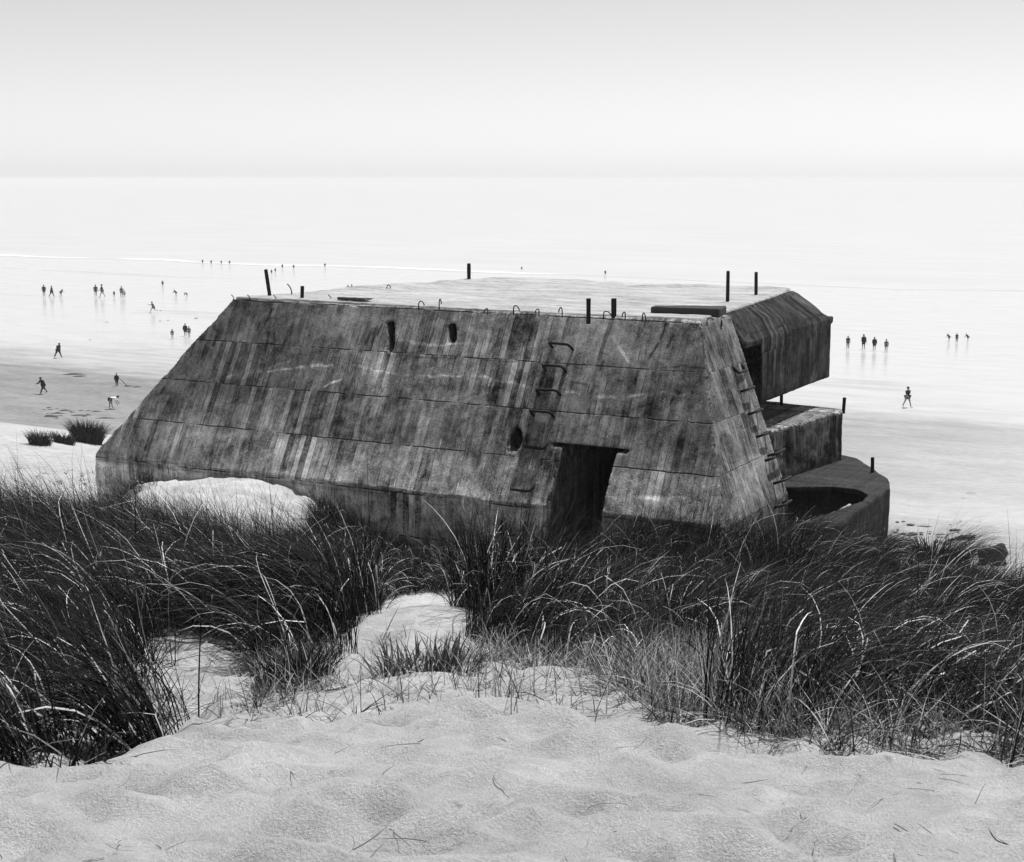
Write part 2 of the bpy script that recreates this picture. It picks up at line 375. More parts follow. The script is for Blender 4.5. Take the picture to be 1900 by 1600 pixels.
# beach: damp near, mirror-wet further out, one sheet to the horizon
def beach_mat():
    k = NT('beach_sand'); tc = k.n('TexCoord'); o = tc.outputs['Object']; sp = k.n('SeparateXYZ'); k.l(o, sp.inputs[0])
    n1 = k.noise(k.mapv(o, (.012, .05, 1)), 1., 5, .6, .4); n2 = k.noise(k.mapv(o, (.15, .5, 1)), 1., 6, .65, .5); n3 = k.noise(k.mapv(o, (1.2, 2.5, 1)), 1., 5, .7)
    yy = k.math('ADD', sp.outputs[1], k.math('MULTIPLY', k.math('SUBTRACT', n1, .5), 55.))
    yy = k.math('ADD', yy, k.math('MULTIPLY', k.math('SUBTRACT', n2, .5), 18.))
    wet = k.ramp(yy, 102., 138.)
    damp = k.ramp(yy, 84., 108.)
    pool = k.ramp(n1, .60, .68)
    lefty = k.ramp(sp.outputs[0], -10., -50.)
    dry = k.math('ADD', k.math('SUBTRACT', .37, k.math('MULTIPLY', lefty, .16)), k.math('MULTIPLY', k.math('SUBTRACT', n2, .5), .22))
    dry = k.math('ADD', dry, k.math('MULTIPLY', k.math('SUBTRACT', n3, .5), .22))
    dry = k.math('MULTIPLY', dry, k.math('SUBTRACT', 1., k.math('MULTIPLY', damp, .12)))
    wetc = k.math('ADD', .49, k.math('MULTIPLY', k.math('SUBTRACT', n2, .5), .12))
    wetc = k.math('SUBTRACT', wetc, k.math('MULTIPLY', pool, .10))
    v = k.math('ADD', k.math('MULTIPLY', dry, k.math('SUBTRACT', 1., wet)), k.math('MULTIPLY', wetc, wet))
    cc = k.n('CombineXYZ')
    for i in range(3): k.l(v, cc.inputs[i])
    k.l(cc.outputs[0], k.p.inputs['Base Color'])
    r = k.math('SUBTRACT', .9, k.math('MULTIPLY', wet, .72)); r = k.math('ADD', r, k.math('MULTIPLY', k.math('SUBTRACT', n2, .5), .15)); k.l(r, k.p.inputs['Roughness'])
    s = k.math('ADD', .1, k.math('MULTIPLY', wet, .5)); k.l(s, k.p.inputs['Specular IOR Level'])
    b = k.bump(n3, .25, .05); k.l(b.outputs[0], k.p.inputs['Normal'])
    return k.m
M_beach = beach_mat()
bx = np.array([-9000, -3000, -1000, -400, -150, 0, 150, 400, 1000, 3000, 9000.]); by = np.array([-300, 40, 120, 200, 300, 1000, 3000, 9000.])
BX, BY = np.meshgrid(bx, by)
tag(link('beach', mesh_np('beach', np.c_[BX.ravel(), BY.ravel(), 0*BX.ravel()], idx_grid(len(bx), len(by))), M_beach), 'wide flat beach left wet and shining by the tide', 'beach', kind='structure')
def sea_mat():
    k = NT('shallow_sea'); tc = k.n('TexCoord'); o = tc.outputs['Object']; n1 = k.noise(k.mapv(o, (.02, .12, 1)), 1., 6, .6); n2 = k.noise(k.mapv(o, (.2, .9, 1)), 1., 5, .6)
    v = k.math('ADD', .48, k.math('MULTIPLY', k.math('SUBTRACT', n1, .5), .2))
    cc = k.n('CombineXYZ')
    for i in range(3): k.l(v, cc.inputs[i])
    k.l(cc.outputs[0], k.p.inputs['Base Color']); k.p.inputs['Roughness'].default_value = .3; k.p.inputs['IOR'].default_value = 1.33
    b = k.bump(n2, .3, .1); k.l(b.outputs[0], k.p.inputs['Normal']); return k.m
xs = np.concatenate([[-9000, -3000, -1200], np.arange(-600, 601, 6.), [1200, 3000, 9000]])
q = np.c_[xs, 0*xs, 0*xs]
edge = 262+fbm(q, .012, 4, 3)*16+fbm(q, .06, 3, 9)*2
rows = [edge, edge+4, edge+40, 0*xs+700, 0*xs+2500, 0*xs+9000.]
V = np.concatenate([np.c_[xs, r, 0*xs+(.01 if i == 0 else .03)] for i, r in enumerate(rows)])
tag(link('sea', mesh_np('sea', V, idx_grid(len(xs), len(rows))), sea_mat()), 'pale calm sea melting into the bright sky', 'sea', kind='structure')
def ribbon(name, x0, x1, off, hw, z, mat, seed, hgt=.0, label='', cat=''):
    x = np.arange(x0, x1, 3.); q = np.c_[x, 0*x, 0*x]; e = 262+fbm(q, .012, 4, 3)*16+fbm(q, .06, 3, 9)*2+off
    w = hw*np.clip(.55+fbm(q, .05, 4, seed)*1.6, .05, 2)*sstep(x0, x0+40, x)*sstep(x1, x1-40, x)
    rs = [e-w, e-w*.4, e+w*.4, e+w]; zz = [z-.02, z+hgt, z+hgt, z-.02]
    V = np.concatenate([np.c_[x, r, 0*x+a+(np.abs(fbm(q, .3, 3, seed+4))*hgt)] for r, a in zip(rs, zz)])
    return tag(link(name, mesh_np(name, V, idx_grid(len(x), 4)), mat), label, cat)
M_foam = simple('white_foam', .72, .9, .1, 3, .2)
tag(ribbon('surf_line', -520, -130, 3, 1.3, .04, M_foam, 41, .05), 'thin white line of surf along the water edge', 'surf', kind='structure')
M_reef = simple('dark_wet_ridge', .07, .8, .4, 2, .3)
ribbon('sand_ridge', -6, 190, 9, 1.6, .05, M_reef, 77, .3, 'low dark ridge at the water edge right of the bunker, under the horizon', 'ridge')

# ------------------------------------------------------------------ bunker
O = np.array([-14., 27., 12.2])
bunker = tag(empty('bunker', O), 'large weathered concrete bunker with sloping walls and a doorway, set in dune grass', 'bunker')
def part(name, me, mat, parent=None, label=None):
    o = link(name, me, mat, parent or bunker, origin=O)
    if label: o['label'] = label
    return o
def weather(me, amp=.02, seed=0, chips=.03, keep=None):
    V = verts(me); N = normals(me)
    d = fbm(V, 1.1, 3, seed)*amp+fbm(V, 6., 3, seed+3)*amp*.35
    # edges crumble: where the normal is between two faces
    flat = np.maximum(np.abs(N).max(1), np.abs(N@np.array([0, -math.sin(AL), math.cos(AL)])))
    flat = np.maximum(flat, N@(np.array([3.24, 0, 1.2])/3.455))
    e = sstep(.995, .95, flat)
    if keep is not None: e = e*(1-keep(V))
    d -= e*chips*np.clip(.15+fbm(V, 3.3, 5, seed+9)*2.8, 0, 1.6)
    V = V+N*d[:, None]
    set_verts(me, V); return V
def segd(P, a, b):
    a = np.array(a); b = np.array(b); ab = b-a; t = np.clip(((P-a)@ab)/(ab@ab), 0, 1)
    return np.linalg.norm(P-(a+t[:, None]*ab), axis=1), t
x0, x1, yf, zb = -22.46, -8.41, 22.63, 13.30
hm = [(-22.46, yf, 11), (x1, yf, 11), (-22.46, yf, zb), (x1, yf, zb), (-22.46, 25.92, 11), (x1, 25.92, 11), (x1, 25.92, zb), (-22.46, 25.92, zb),
      (-20.07, 24.43, ROOF_Z), (-9.60, 24.43, ROOF_Z), (-9.60, 25.92, ROOF_Z), (-18.9, 25.92, ROOF_Z)]
hb = [(-20.6, 25.5, 11), (-11.1, 25.5, 11), (-20.6, 32.6, 11), (-11.1, 32.6, 11), (-18.6, 25.5, ROOF_Z-.02), (-11.1, 25.5, ROOF_Z-.02), (-18.45, 31.2, ROOF_Z-.02), (-17.6, 32.1, ROOF_Z-.02), (-11.1, 31.9, ROOF_Z-.02), (-20.6, 26, 13.3), (-20.6, 32.6, 13.3), (-11.1, 32.6, 13.3)]
def cut_slope(pix, back=.9, dirv=(0, 1, 0)):
    "an opening: outline measured on the sloping front, driven level into the wall"
    pts = [on_slope(*p) for p in pix]; dv = np.array(dirv, float)
    return ([p-dv*.4 for p in pts], dv*(back+.4))
door = ([(-11.74, 22.2, 11.6), (-10.67, 22.2, 11.6), (-10.655, 22.2, 14.33), (-11.70, 22.2, 14.33)], (0, 6.5, 0))
lint = ([(-11.95, 22.9, 14.29), (-10.38, 22.9, 14.29), (-10.45, 23.55, 14.29), (-11.9, 23.55, 14.29)], (0, 0, .075))
chipL = cut_slope([(1030, 826), (1052, 827), (1050, 846), (1043, 838)], .5); chipR = cut_slope([(1135, 836), (1164, 839), (1146, 846), (1138, 858)], .5)
v1 = cut_slope([(717, 597), (731, 597), (732, 640), (727, 655), (717, 655), (718, 640)], 1.6)
v2 = cut_slope([(831, 602), (844, 602), (846, 632), (841, 638), (832, 637)], 1.6)
hole = cut_slope([(959, 792), (968, 800), (967, 818), (957, 838), (943, 838), (945, 812), (951, 797)], 1.6)
me = solid('m', [hm, hb], [door, lint, v1, v2, hole], .032)
V0 = verts(me)
V = weather(me, .022, 3, .045, lambda V: ((V[:, 0] > -16.4) & (V[:, 0] < -14.2) & (V[:, 2] > 15.4) & (V[:, 2] < 16.35)) | ((V[:, 0] > -12.1) & (V[:, 0] < -10.3) & (V[:, 2] > 14.1) & (V[:, 2] < 14.5)))
X, Y, Z = V[:, 0], V[:, 1], V[:, 2]
tone = np.ones(len(V)); N = normals(me); front = (N[:, 1] < -.3)
PXZ = np.c_[X, Z]
nz1 = fbm(np.c_[X*1.2, Z*1.2, 0*X], 1., 4, 51); nzs = fbm(np.c_[X*6, Z*.8, 0*X], 1., 4, 61); nzf = fbm(np.c_[X*4, Z*5, 0*X], 1., 4, 71)
onsl = front & (Z > zb+.03)
# the lowest lift is paler, the second a little darker, the upper left the darkest
t = 1+.75*sstep(14.12, 13.92, Z+nz1*.10)*sstep(-21.6, -17.5, X)*(1+.5*nzf)
t += .28*sstep(13.9, 13.5, Z+nzs*.2)*sstep(-18, -14, X)
t -= .38*sstep(-16.8, -19.8, X+nz1*1.2)*sstep(14.0, 15., Z)
t -= .22*sstep(-12.2, -9.8, X+nz1)*sstep(14.2, 14.0, Z-1.9+nz1*.4)*sstep(13.9, 14.4, Z)
t += .20*sstep(-15.3, -13.4, X+nz1*.7)*sstep(-11.4, -12.6, X)*sstep(14., 15, Z)
for xa, za, xb, zbb, wd, am in [(-15.95, 15.65, -16.0, 14.0, .16, .55), (-14.55, 15.85, -14.60, 14.1, .13, .5), (-15.7, 15.6, -15.9, 14.1, .1, .25)]:
    d, s = segd(PXZ, (xa, za), (xb, zbb)); t += am*np.exp(-(d/wd/(1+s))**2)*(1-s*.6)*(1+nzs*.8)
tone = np.where(onsl, t, tone)
tone = np.where(front & ~onsl, 2.5+1.*nzs+.9*nz1, tone)
# pale lime lines along the old pour level
def line(pix, wd, am, brk=0.):
    global tone
    q = [on_slope(*p) for p in pix]
    for a, b in zip(q[:-1], q[1:]):
        d, s = segd(PXZ+np.c_[0*X, nzf*.05], (a[0], a[2]), (b[0], b[2]))
        tone = tone+np.where(onsl, am*np.exp(-(d/wd)**2)*np.clip(1+nzs*brk, 0, 2), 0)
line([(480, 690), (560, 682), (640, 676), (720, 692), (800, 696), (880, 698), (960, 712), (985, 722)], .018, .8, 3.5)
line([(735, 630), (760, 636), (830, 640), (870, 634)], .022, .6, 2)
line([(985, 728), (1060, 730), (1140, 738), (1230, 730), (1310, 736)], .018, .7, 3.5)
line([(602, 716), (620, 708), (634, 704)], .014, 2.6)
line([(1137, 622), (1150, 645), (1166, 672)], .013, 1.6, 1)
line([(420, 700), (500, 682), (560, 660)], .02, .35, 2)
line([(1120, 920), (1200, 925), (1290, 925)], .03, 1.0, 3)
line([(930, 885), (985, 870), (1020, 880)], .08, .35, 2); line([(940, 925), (1010, 935)], .05, .35, 1)
line([(509, 600), (509, 673), (467, 794)], .014, -.55); line([(744, 660), (720, 740), (697, 818), (690, 850)], .014, -.5); line([(757, 735), (735, 790), (722, 840)], .012, -.45, 1)
line([(755, 660), (860, 664), (960, 671)], .014, -.65); line([(1225, 680), (1310, 684)], .014, -.6); line([(1060, 708), (1090, 711)], .014, -.7)
for p in [((505, 575), (496, 596)), ((482, 598), (478, 612)), ((403, 622), (396, 640)), ((382, 640), (374, 662)), ((499, 616), (492, 650)), ((708, 603), (700, 622)), ((686, 622), (678, 638)), ((785, 630), (778, 643)), ((805, 613), (797, 633)), ((918, 638), (912, 652)),
          ((1222, 637), (1206, 664)), ((1250, 622), (1239, 642)), ((1237, 600), (1226, 630)), ((1250, 735), (1244, 750)), ((1120, 668), (1114, 688)), ((305, 720), (298, 730)), ((1005, 655), (1001, 672)), ((655, 730), (652, 745)), ((870, 745), (866, 760))]:
    line(p, .022, -1.1)
for x in range(360, 570, 11): line([(x+3, 850+.118*(x-440)+rnd.uniform(-14, 0)), (x-2, 868+.118*(x-440)+rnd.uniform(-4, 4))], .012, -.5)
for i in range(26):
    x = 720+i*8+rnd.uniform(-3, 3) if i < 20 else 1160+(i-20)*22; line([(x+12, 748+rnd.uniform(0, 20)), (x, 800+rnd.uniform(0, 15))], .035, rnd.choice([-.35, -.3, .3]))
# edge lines: dark lines along the slope's lower edge, worn pale top edge
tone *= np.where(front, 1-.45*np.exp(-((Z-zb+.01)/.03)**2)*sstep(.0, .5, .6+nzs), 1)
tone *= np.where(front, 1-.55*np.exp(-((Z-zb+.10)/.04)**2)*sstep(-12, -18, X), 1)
top = sstep(16.25, 16.5, Z+nzf*.08)
tone *= np.where(front, 1+top*(.5*sstep(-12.5, -10.6, X)-.25*sstep(-13, -15, X)), 1)
# the side sliver is cleaner
sidem = (N[:, 0] > .75) & (Y < 25.95)
tone = np.where(sidem, 0.92+.3*fbm(V, 1.6, 4, 91)-.2*sstep(15.4, 16.4, Z), tone)
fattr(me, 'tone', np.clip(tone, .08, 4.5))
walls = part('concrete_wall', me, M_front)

# the roof embrasure block that overhangs the right side
ho1 = [(-11.5, 25.95, 15.86), (-9.47, 26.40, 15.97), (-9.80, 25.95, ROOF_Z-.01), (-11.5, 25.95, ROOF_Z-.01), (-11.5, 31.85, 15.8), (-9.47, 31.85, 15.99), (-10.32, 31.85, ROOF_Z+.02), (-11.5, 31.85, ROOF_Z+.02), (-9.47, 31.85, 15.85), (-9.49, 26.4, 15.86)]
ho2 = [(-11.3, 27.3, 14.70), (-9.47, 27.3, 14.70), (-11.3, 31.85, 14.70), (-9.47, 31.85, 14.70), (-11.3, 27.3, 15.95), (-9.47, 27.3, 15.95), (-11.3, 31.85, 15.95), (-9.47, 31.85, 15.97)]
ho3 = [(-9.9, 31.6, 15.9), (-9.44, 31.6, 15.9), (-9.44, 31.88, 15.9), (-9.9, 31.88, 15.9), (-9.9, 31.6, 16.04), (-9.44, 31.6, 16.04), (-9.44, 31.88, 16.04), (-9.9, 31.88, 16.04)]
me = solid('m', [ho1, ho2, ho3], [], .03); V = weather(me, .014, 13, .02)
X, Y, Z = V.T; N = normals(me)
tone = 1+.4*fbm(np.c_[Y*5, Z*.9, 0*Y], 1, 4, 5)+.25*fbm(V, .8, 3, 7)
tone = np.where(N[:, 0] > .8, tone*.82, tone)
for yy, wd, am in [(28.75, .035, -.75), (30.2, .03, -.35), (30.75, .16, .35), (28.5, .12, .35), (29.1, .1, -.2)]:
    tone += np.where((N[:, 0] > .8), am*np.exp(-((Y-yy)/wd)**2), 0)
tone = np.where(N[:, 2] > .5, (.62+.6*fbm(V, 1.3, 4, 19)), tone)
for a, b in [((-9.75, 26.1), (-9.47, 26.95)), ((-10.2, 29.2), (-9.5, 28.9))]:
    d, s = segd(np.c_[X, Y], a, b); tone -= np.where(N[:, 2] > .5, .6*np.exp(-(d/.04)**2), 0)
tone -= np.where(N[:, 2] > .5, .45*np.exp(-((Z-16.10)/.02)**2), 0)
fattr(me, 'tone', np.clip(tone, .1, 2.5))
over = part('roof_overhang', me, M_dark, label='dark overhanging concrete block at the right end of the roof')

# parapet below the embrasure
hp = [(-12, 25.4, 11.2), (-9.60, 25.4, 11.2), (-12, 31.5, 11.2), (-9.72, 25.4, 14.10), (-12, 25.4, 14.14), (-12, 31.62, 14.12), (-9.25, 31.22, 14.12), (-8.93, 31.05, 14.13), (-8.83, 30.75, 14.13), (-9.2, 31.22, 11.2), (-8.88, 31.05, 11.2), (-8.78, 30.7, 11.2)]
me = solid('m', [hp], [], .03); V = weather(me, .03, 23, .05); X, Y, Z = V.T; N = normals(me)
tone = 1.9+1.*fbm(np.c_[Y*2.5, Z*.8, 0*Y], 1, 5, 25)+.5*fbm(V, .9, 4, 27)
tone *= np.where(N[:, 0] > .5, 1-.6*sstep(30.2, 30.9, Y+.2*fbm(V, 1.5, 3, 29))-.45*sstep(13.4, 13.15, Z+.25*fbm(V, 1.2, 3, 31)), 1)  # shadow along the wall's foot painted in as a darker tone
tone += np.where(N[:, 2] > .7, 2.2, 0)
fattr(me, 'tone', np.clip(tone, .1, 6))
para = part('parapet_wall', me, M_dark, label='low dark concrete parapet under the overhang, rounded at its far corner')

# half-round apron with a pit
AZ = 13.08
ring = [(-9.4, 31.6), (-8.6, 31.15), (-7.87, 29.78), (-7.36, 29.11), (-7.14, 28.33), (-7.12, 26.8), (-7.08, 25.0), (-7.2, 23.6), (-9.6, 23.3)]
hap = [(x, y, z) for x, y in ring for z in (11.0, AZ)]
pit = [on_z(x, y, AZ) for x, y in [(1420, 905), (1500, 903), (1560, 904), (1592, 909), (1609, 919), (1600, 928), (1575, 938), (1520, 958), (1440, 985)]]
me = solid('m', [hap], [([p+np.array([0, 0, .4]) for p in pit], (0, 0, -1.75))], .03); V = weather(me, .018, 33, .03); X, Y, Z = V.T; N = normals(me)
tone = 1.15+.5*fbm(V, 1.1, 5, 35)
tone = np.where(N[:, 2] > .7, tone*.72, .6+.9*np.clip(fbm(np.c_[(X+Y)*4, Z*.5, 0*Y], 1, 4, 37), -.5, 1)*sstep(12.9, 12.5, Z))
tone += np.where((N[:, 2] < .5), 1.3*sstep(28.15, 28.5, Y+.05*fbm(V, 3, 3, 3))*sstep(12.9, 12.1, Z), 0)  # far strip of the outer wall painted lighter, as if sunlit
tone = np.where((Z < AZ-.1) & (X < -7.25) & (N[:, 2] < .8), .25, tone)  # shade inside the pit is put into the colour of its walls
for yy in (26.25, 25.95, 26.5): tone += np.where((N[:, 0] > .8), 1.6*np.exp(-((Y-yy)/.05)**2)*sstep(12.95, 12.7, Z), 0)
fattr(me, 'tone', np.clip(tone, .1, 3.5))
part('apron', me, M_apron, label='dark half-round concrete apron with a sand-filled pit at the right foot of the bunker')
# wind-blown sand lying in the pit
def mound(name, cx, cy, z0, rx, ry, h, rot, seed, mat, parent=None, n=40, label=None, fl=2.):
    rs = np.linspace(0, 1, n); th = np.linspace(0, 2*np.pi, 72, endpoint=False); V = []; c, s = math.cos(rot), math.sin(rot)
    nn = fbm(np.c_[np.cos(th), np.sin(th), 0*th], 1.6, 3, seed)
    for r in rs:
        x = r*rx*np.cos(th)*(1+.3*nn); y = r*ry*np.sin(th)*(1+.3*nn)
        P = np.c_[cx+x*c-y*s, cy+x*s+y*c, 0*x]
        V.append(np.c_[P[:, :2], z0+h*(1-r**fl)*(1+.25*fbm(P, 2/max(rx, .1), 3, seed+2))])
    V = np.concatenate(V); Fq = []
    for i in range(n-1):
        for j in range(72): Fq.append((i*72+j, i*72+(j+1) % 72, (i+1)*72+(j+1) % 72, (i+1)*72+j))
    me = mesh_np(name, V, Fq); return me
q = on_z(1588, 919, AZ); me = mound('pit_sand', q[0]-.12, q[1]-.1, AZ-1.3, .75, .6, 1.24, .3, 3, M_sand, fl=1.6)
o = link('sand_fill', me, M_sand, bunker, origin=O)

# roof surface: sandy concrete with a gentle crown
poly = [(-20.1, 24.50), (-19.3, 25.3), (-18.7, 26.2), (-18.55, 28.5), (-18.5, 31.0), (-17.7, 32.0), (-16.2, 32.25), (-14, 32.1), (-11.3, 31.8), (-10.40, 31.8), (-10.15, 29.5), (-9.95, 26.4), (-9.75, 25.5), (-9.70, 24.62), (-14, 24.50), (-17, 24.50)]
me = solid('m', [[(x, y, z) for x, y in poly for z in (ROOF_Z-.07, ROOF_Z+.035)]], [], .045); V = verts(me)
upm = normals(me)[:, 2] > .3
V[:, 2] += np.where(upm, .03*fbm(V, .5, 4, 43)+.012*fbm(V, 4, 3, 45), 0)
V[:, 2] += np.where(upm, (.05+.05*fbm(V, 1.7, 3, 44))*np.maximum(sstep(31.0, 31.6, V[:, 1]), sstep(-17.9, -18.4, V[:, 0])*sstep(26.5, 28, V[:, 1])), 0)  # raised rim added along the back so its near side falls in shade
ed = fbm(V, 2.2, 4, 47)*.07+fbm(V, 7, 3, 49)*.02
V[:, 1] += np.where(V[:, 1] < 25., ed-.0, 0); set_verts(me, V)
part('roof_surface', me, M_roof, label='pale sand-dusted flat top of the bunker')
# raised kerb of the roof at its front right
a = on_z(1207, 584, ROOF_Z); me = solid('m', [[(x, y, z) for x, y in ((a[0], a[1]), (-9.62, 25.35), (-9.74, 26.05), (a[0]-.05, a[1]+.3)) for z in (ROOF_Z-.05, ROOF_Z+.15)]], [], .025)
V = verts(me); V[:, :] += normals(me)*(fbm(V, 4, 3, 5)*.012)[:, None]; set_verts(me, V)
part('roof_kerb', me, M_kerb, label='low dark kerb along the front right of the roof')

# iron rungs
def rung(a, b, out, name='rung', r=.026, lift=.0, inward=.07):
    a = np.array(a); b = np.array(b); out = np.array(out, float); d = (b-a)/np.linalg.norm(b-a)
    L = np.linalg.norm(out); n = out/L
    pts = [a-n*.06, a+n*L*.55, a+out*.97+d*inward*.3, a+out+d*inward, b+out-d*inward, b+out*.97-d*inward*.3, b+n*L*.55, b-n*.06]
    bm = bmesh.new(); tube_into(bm, [p+np.array([rnd.uniform(-.004, .004) for _ in range(3)]) for p in pts], r, 8)
    return part(name, to_mesh(bm), M_iron)
nS = np.array([0, -math.sin(AL), math.cos(AL)])
for (xa, ya), (xb, yb), out in [((1025, 645), (1063, 649), nS*.15+np.array([-.02, 0, .03])), ((1013, 688), (1051, 691), nS*.15+np.array([-.02, 0, .05])), ((1001, 731), (1040, 733), nS*.15+np.array([-.02, 0, .03])),
                                ((990, 772), (1028, 774), nS*.15+np.array([-.02, 0, .04])), ((977, 812), (1016, 816), nS*.16+np.array([0, 0, -.22])), ((953, 893), (991, 896), nS*.15+np.array([0, 0, -.20]))]:
    rung(on_slope(xa, ya), on_slope(xb, yb), out)
rung((-12.62, 22.64, 12.98), (-12.15, 22.64, 12.98), (0, -.12, -.22))
nD = np.array([.94, 0, .35])
for (x, y), L, out in [((1358, 680), .42, nD*.12+np.array([0, .05, -.16])), ((1373, 727), .42, nD*.14), ((1388, 769), .42, nD*.14), ((1403, 811), .42, nD*.14), ((1419, 855), .42, nD*.14), ((1424, 846), .5, nD*.17), ((1435, 897), .45, nD*.2), ((1441, 941), .45, nD*.14)]:
    a = on_side(x, y); rung(a, a+np.array([0, L, 0]), out)
# posts: rolled steel sections set in the concrete
def post(base, top, w=.06, name='iron_post', label=None):
    b = Vector(base); t = Vector(top); ax = (t-b).normalized(); u = Vector((1, 0, 0)); u = (u-ax*u.dot(ax)).normalized(); v = ax.cross(u)
    prof = [(-1, -1), (1, -1), (1, -.62), (.22, -.62), (.22, .62), (1, .62), (1, 1), (-1, 1), (-1, .62), (-.22, .62), (-.22, -.62), (-1, -.62)]
    bm = bmesh.new(); R = []
    for f in (0, .33, .7, 1):
        p = b+(t-b)*f; s = w/2*(1+rnd.uniform(-.06, .06)); R.append([bm.verts.new(p+u*(x*s)+v*(y*s)) for x, y in prof])
    for i in range(3):
        for k in range(12): bm.faces.new((R[i][k], R[i][(k+1) % 12], R[i+1][(k+1) % 12], R[i+1][k]))
    bm.faces.new(R[0][::-1]); bm.faces.new(R[-1])
    return part(name, to_mesh(bm), M_iron, label=label)
def at_depth(x, y, P): return hit(x, y, P, Fh)
for bx_, by_, tx_, ty_, pl, wd in [(502, 552, 493, 500, ROOF_Z, .054), (560, 557, 561, 531, ROOF_Z, .054), (870, 524, 870, 489, ROOF_Z, .065), (1350, 563, 1351, 503, ROOF_Z, .054), (1403, 551, 1403, 505, ROOF_Z, .054),
                                   (1092, 591, 1092, 554, ROOF_Z, .06), (1139, 588, 1139, 554, ROOF_Z, .07), (1565, 759, 1567, 738, 14.12, .06), (1619, 877, 1619, 849, AZ, .06), (1450, 752, 1450, 726, 14.12, .055)]:
    b = on_z(bx_, by_, pl); post(b-Z_*.1, at_depth(tx_, ty_, b), wd)
# bent reinforcing rods along the roof edge
def rod(pts, r=.011, name='bent_rod'):
    bm = bmesh.new(); tube_into(bm, smooth_path(pts, 5), r, 6); return part(name, to_mesh(bm), M_iron)
for x, y in [(777, 571), (815, 571), (905, 579), (953, 580), (1000, 582), (1043, 585), (1120, 588), (1160, 590), (1192, 597), (1223, 579), (1252, 579), (1296, 583), (718, 540), (1312, 600), (1338, 606)]:
    p = on_z(x, y, ROOF_Z+.02) if y < 597 else on_slope(x, y)
    h = rnd.uniform(.07, .16); w_ = rnd.uniform(.03, .1); s = rnd.choice([-1, 1]); k = np.array([s*w_, rnd.uniform(-.06, .06), rnd.uniform(-.03, .02)])
    rod([p-Z_*.05, p+Z_*h*.6, p+Z_*h+k*.3, p+Z_*h*1.05+k*.8, p+Z_*h*.75+k*1.3, p+Z_*h*.45+k*1.35])
p = on_z(541, 549, ROOF_Z); rod([p, at_depth(541, 541, p), at_depth(538, 533, p), at_depth(533, 527, p)], .013)
for x in (432, 462, 510, 612):
    p = on_z(x, 557, ROOF_Z); rod([p, at_depth(x+2, 553, p), at_depth(x-3, 547, p)], .01)
# concrete fragment lying on the roof
p = on_z(655, 559, ROOF_Z+.04)
me = solid('m', [[(p[0]-.42, p[1], p[2]), (p[0]+.42, p[1]-.1, p[2]), (p[0]+.38, p[1]+.25, p[2]+.06), (p[0]-.35, p[1]+.2, p[2]+.05), (p[0]-.4, p[1]+.02, p[2]+.07), (p[0]+.3, p[1]-.05, p[2]+.08)]], [], .02)
V = verts(me)+normals(me)*(fbm(verts(me), 8, 3, 3)*.02)[:, None]; set_verts(me, V)
tag(link('broken_slab', me, M_kerb, origin=(p[0], p[1], p[2])), 'small dark broken slab lying flat on the roof near its front left edge', 'rubble')

# ------------------------------------------------------------------ people on the beach
M_skin = simple('skin', .22, .6, .15, 5); M_skin_dark = simple('shaded_tanned_skin', .13, .6, .15, 5)
M_black = simple('black_cloth', .018, .9, .3, 9); M_grey = simple('grey_cloth', .12, .9, .2, 9); M_pale = simple('pale_cloth', .4, .9, .2, 9); M_white = simple('white_cloth', .85, .9, .08, 9); M_hair = simple('dark_hair', .015, .7, .3, 40)
def skinmesh(pts, edges, rad, root=0, sub=1):
    me = bpy.data.meshes.new('s'); me.from_pydata([tuple(p) for p in pts], edges, []); o = bpy.data.objects.new('s', me); COL.objects.link(o)
    m = o.modifiers.new('k', 'SKIN'); m.use_smooth_shade = True
    for i, sv in enumerate(me.skin_vertices[0].data): sv.radius = (rad[i], rad[i]); sv.use_root = (i == root)
    if sub: s = o.modifiers.new('u', 'SUBSURF'); s.levels = sub
    dg = bpy.context.evaluated_depsgraph_get(); dg.update(); out = bpy.data.meshes.new_from_object(o.evaluated_get(dg)); bpy.data.objects.remove(o); return out
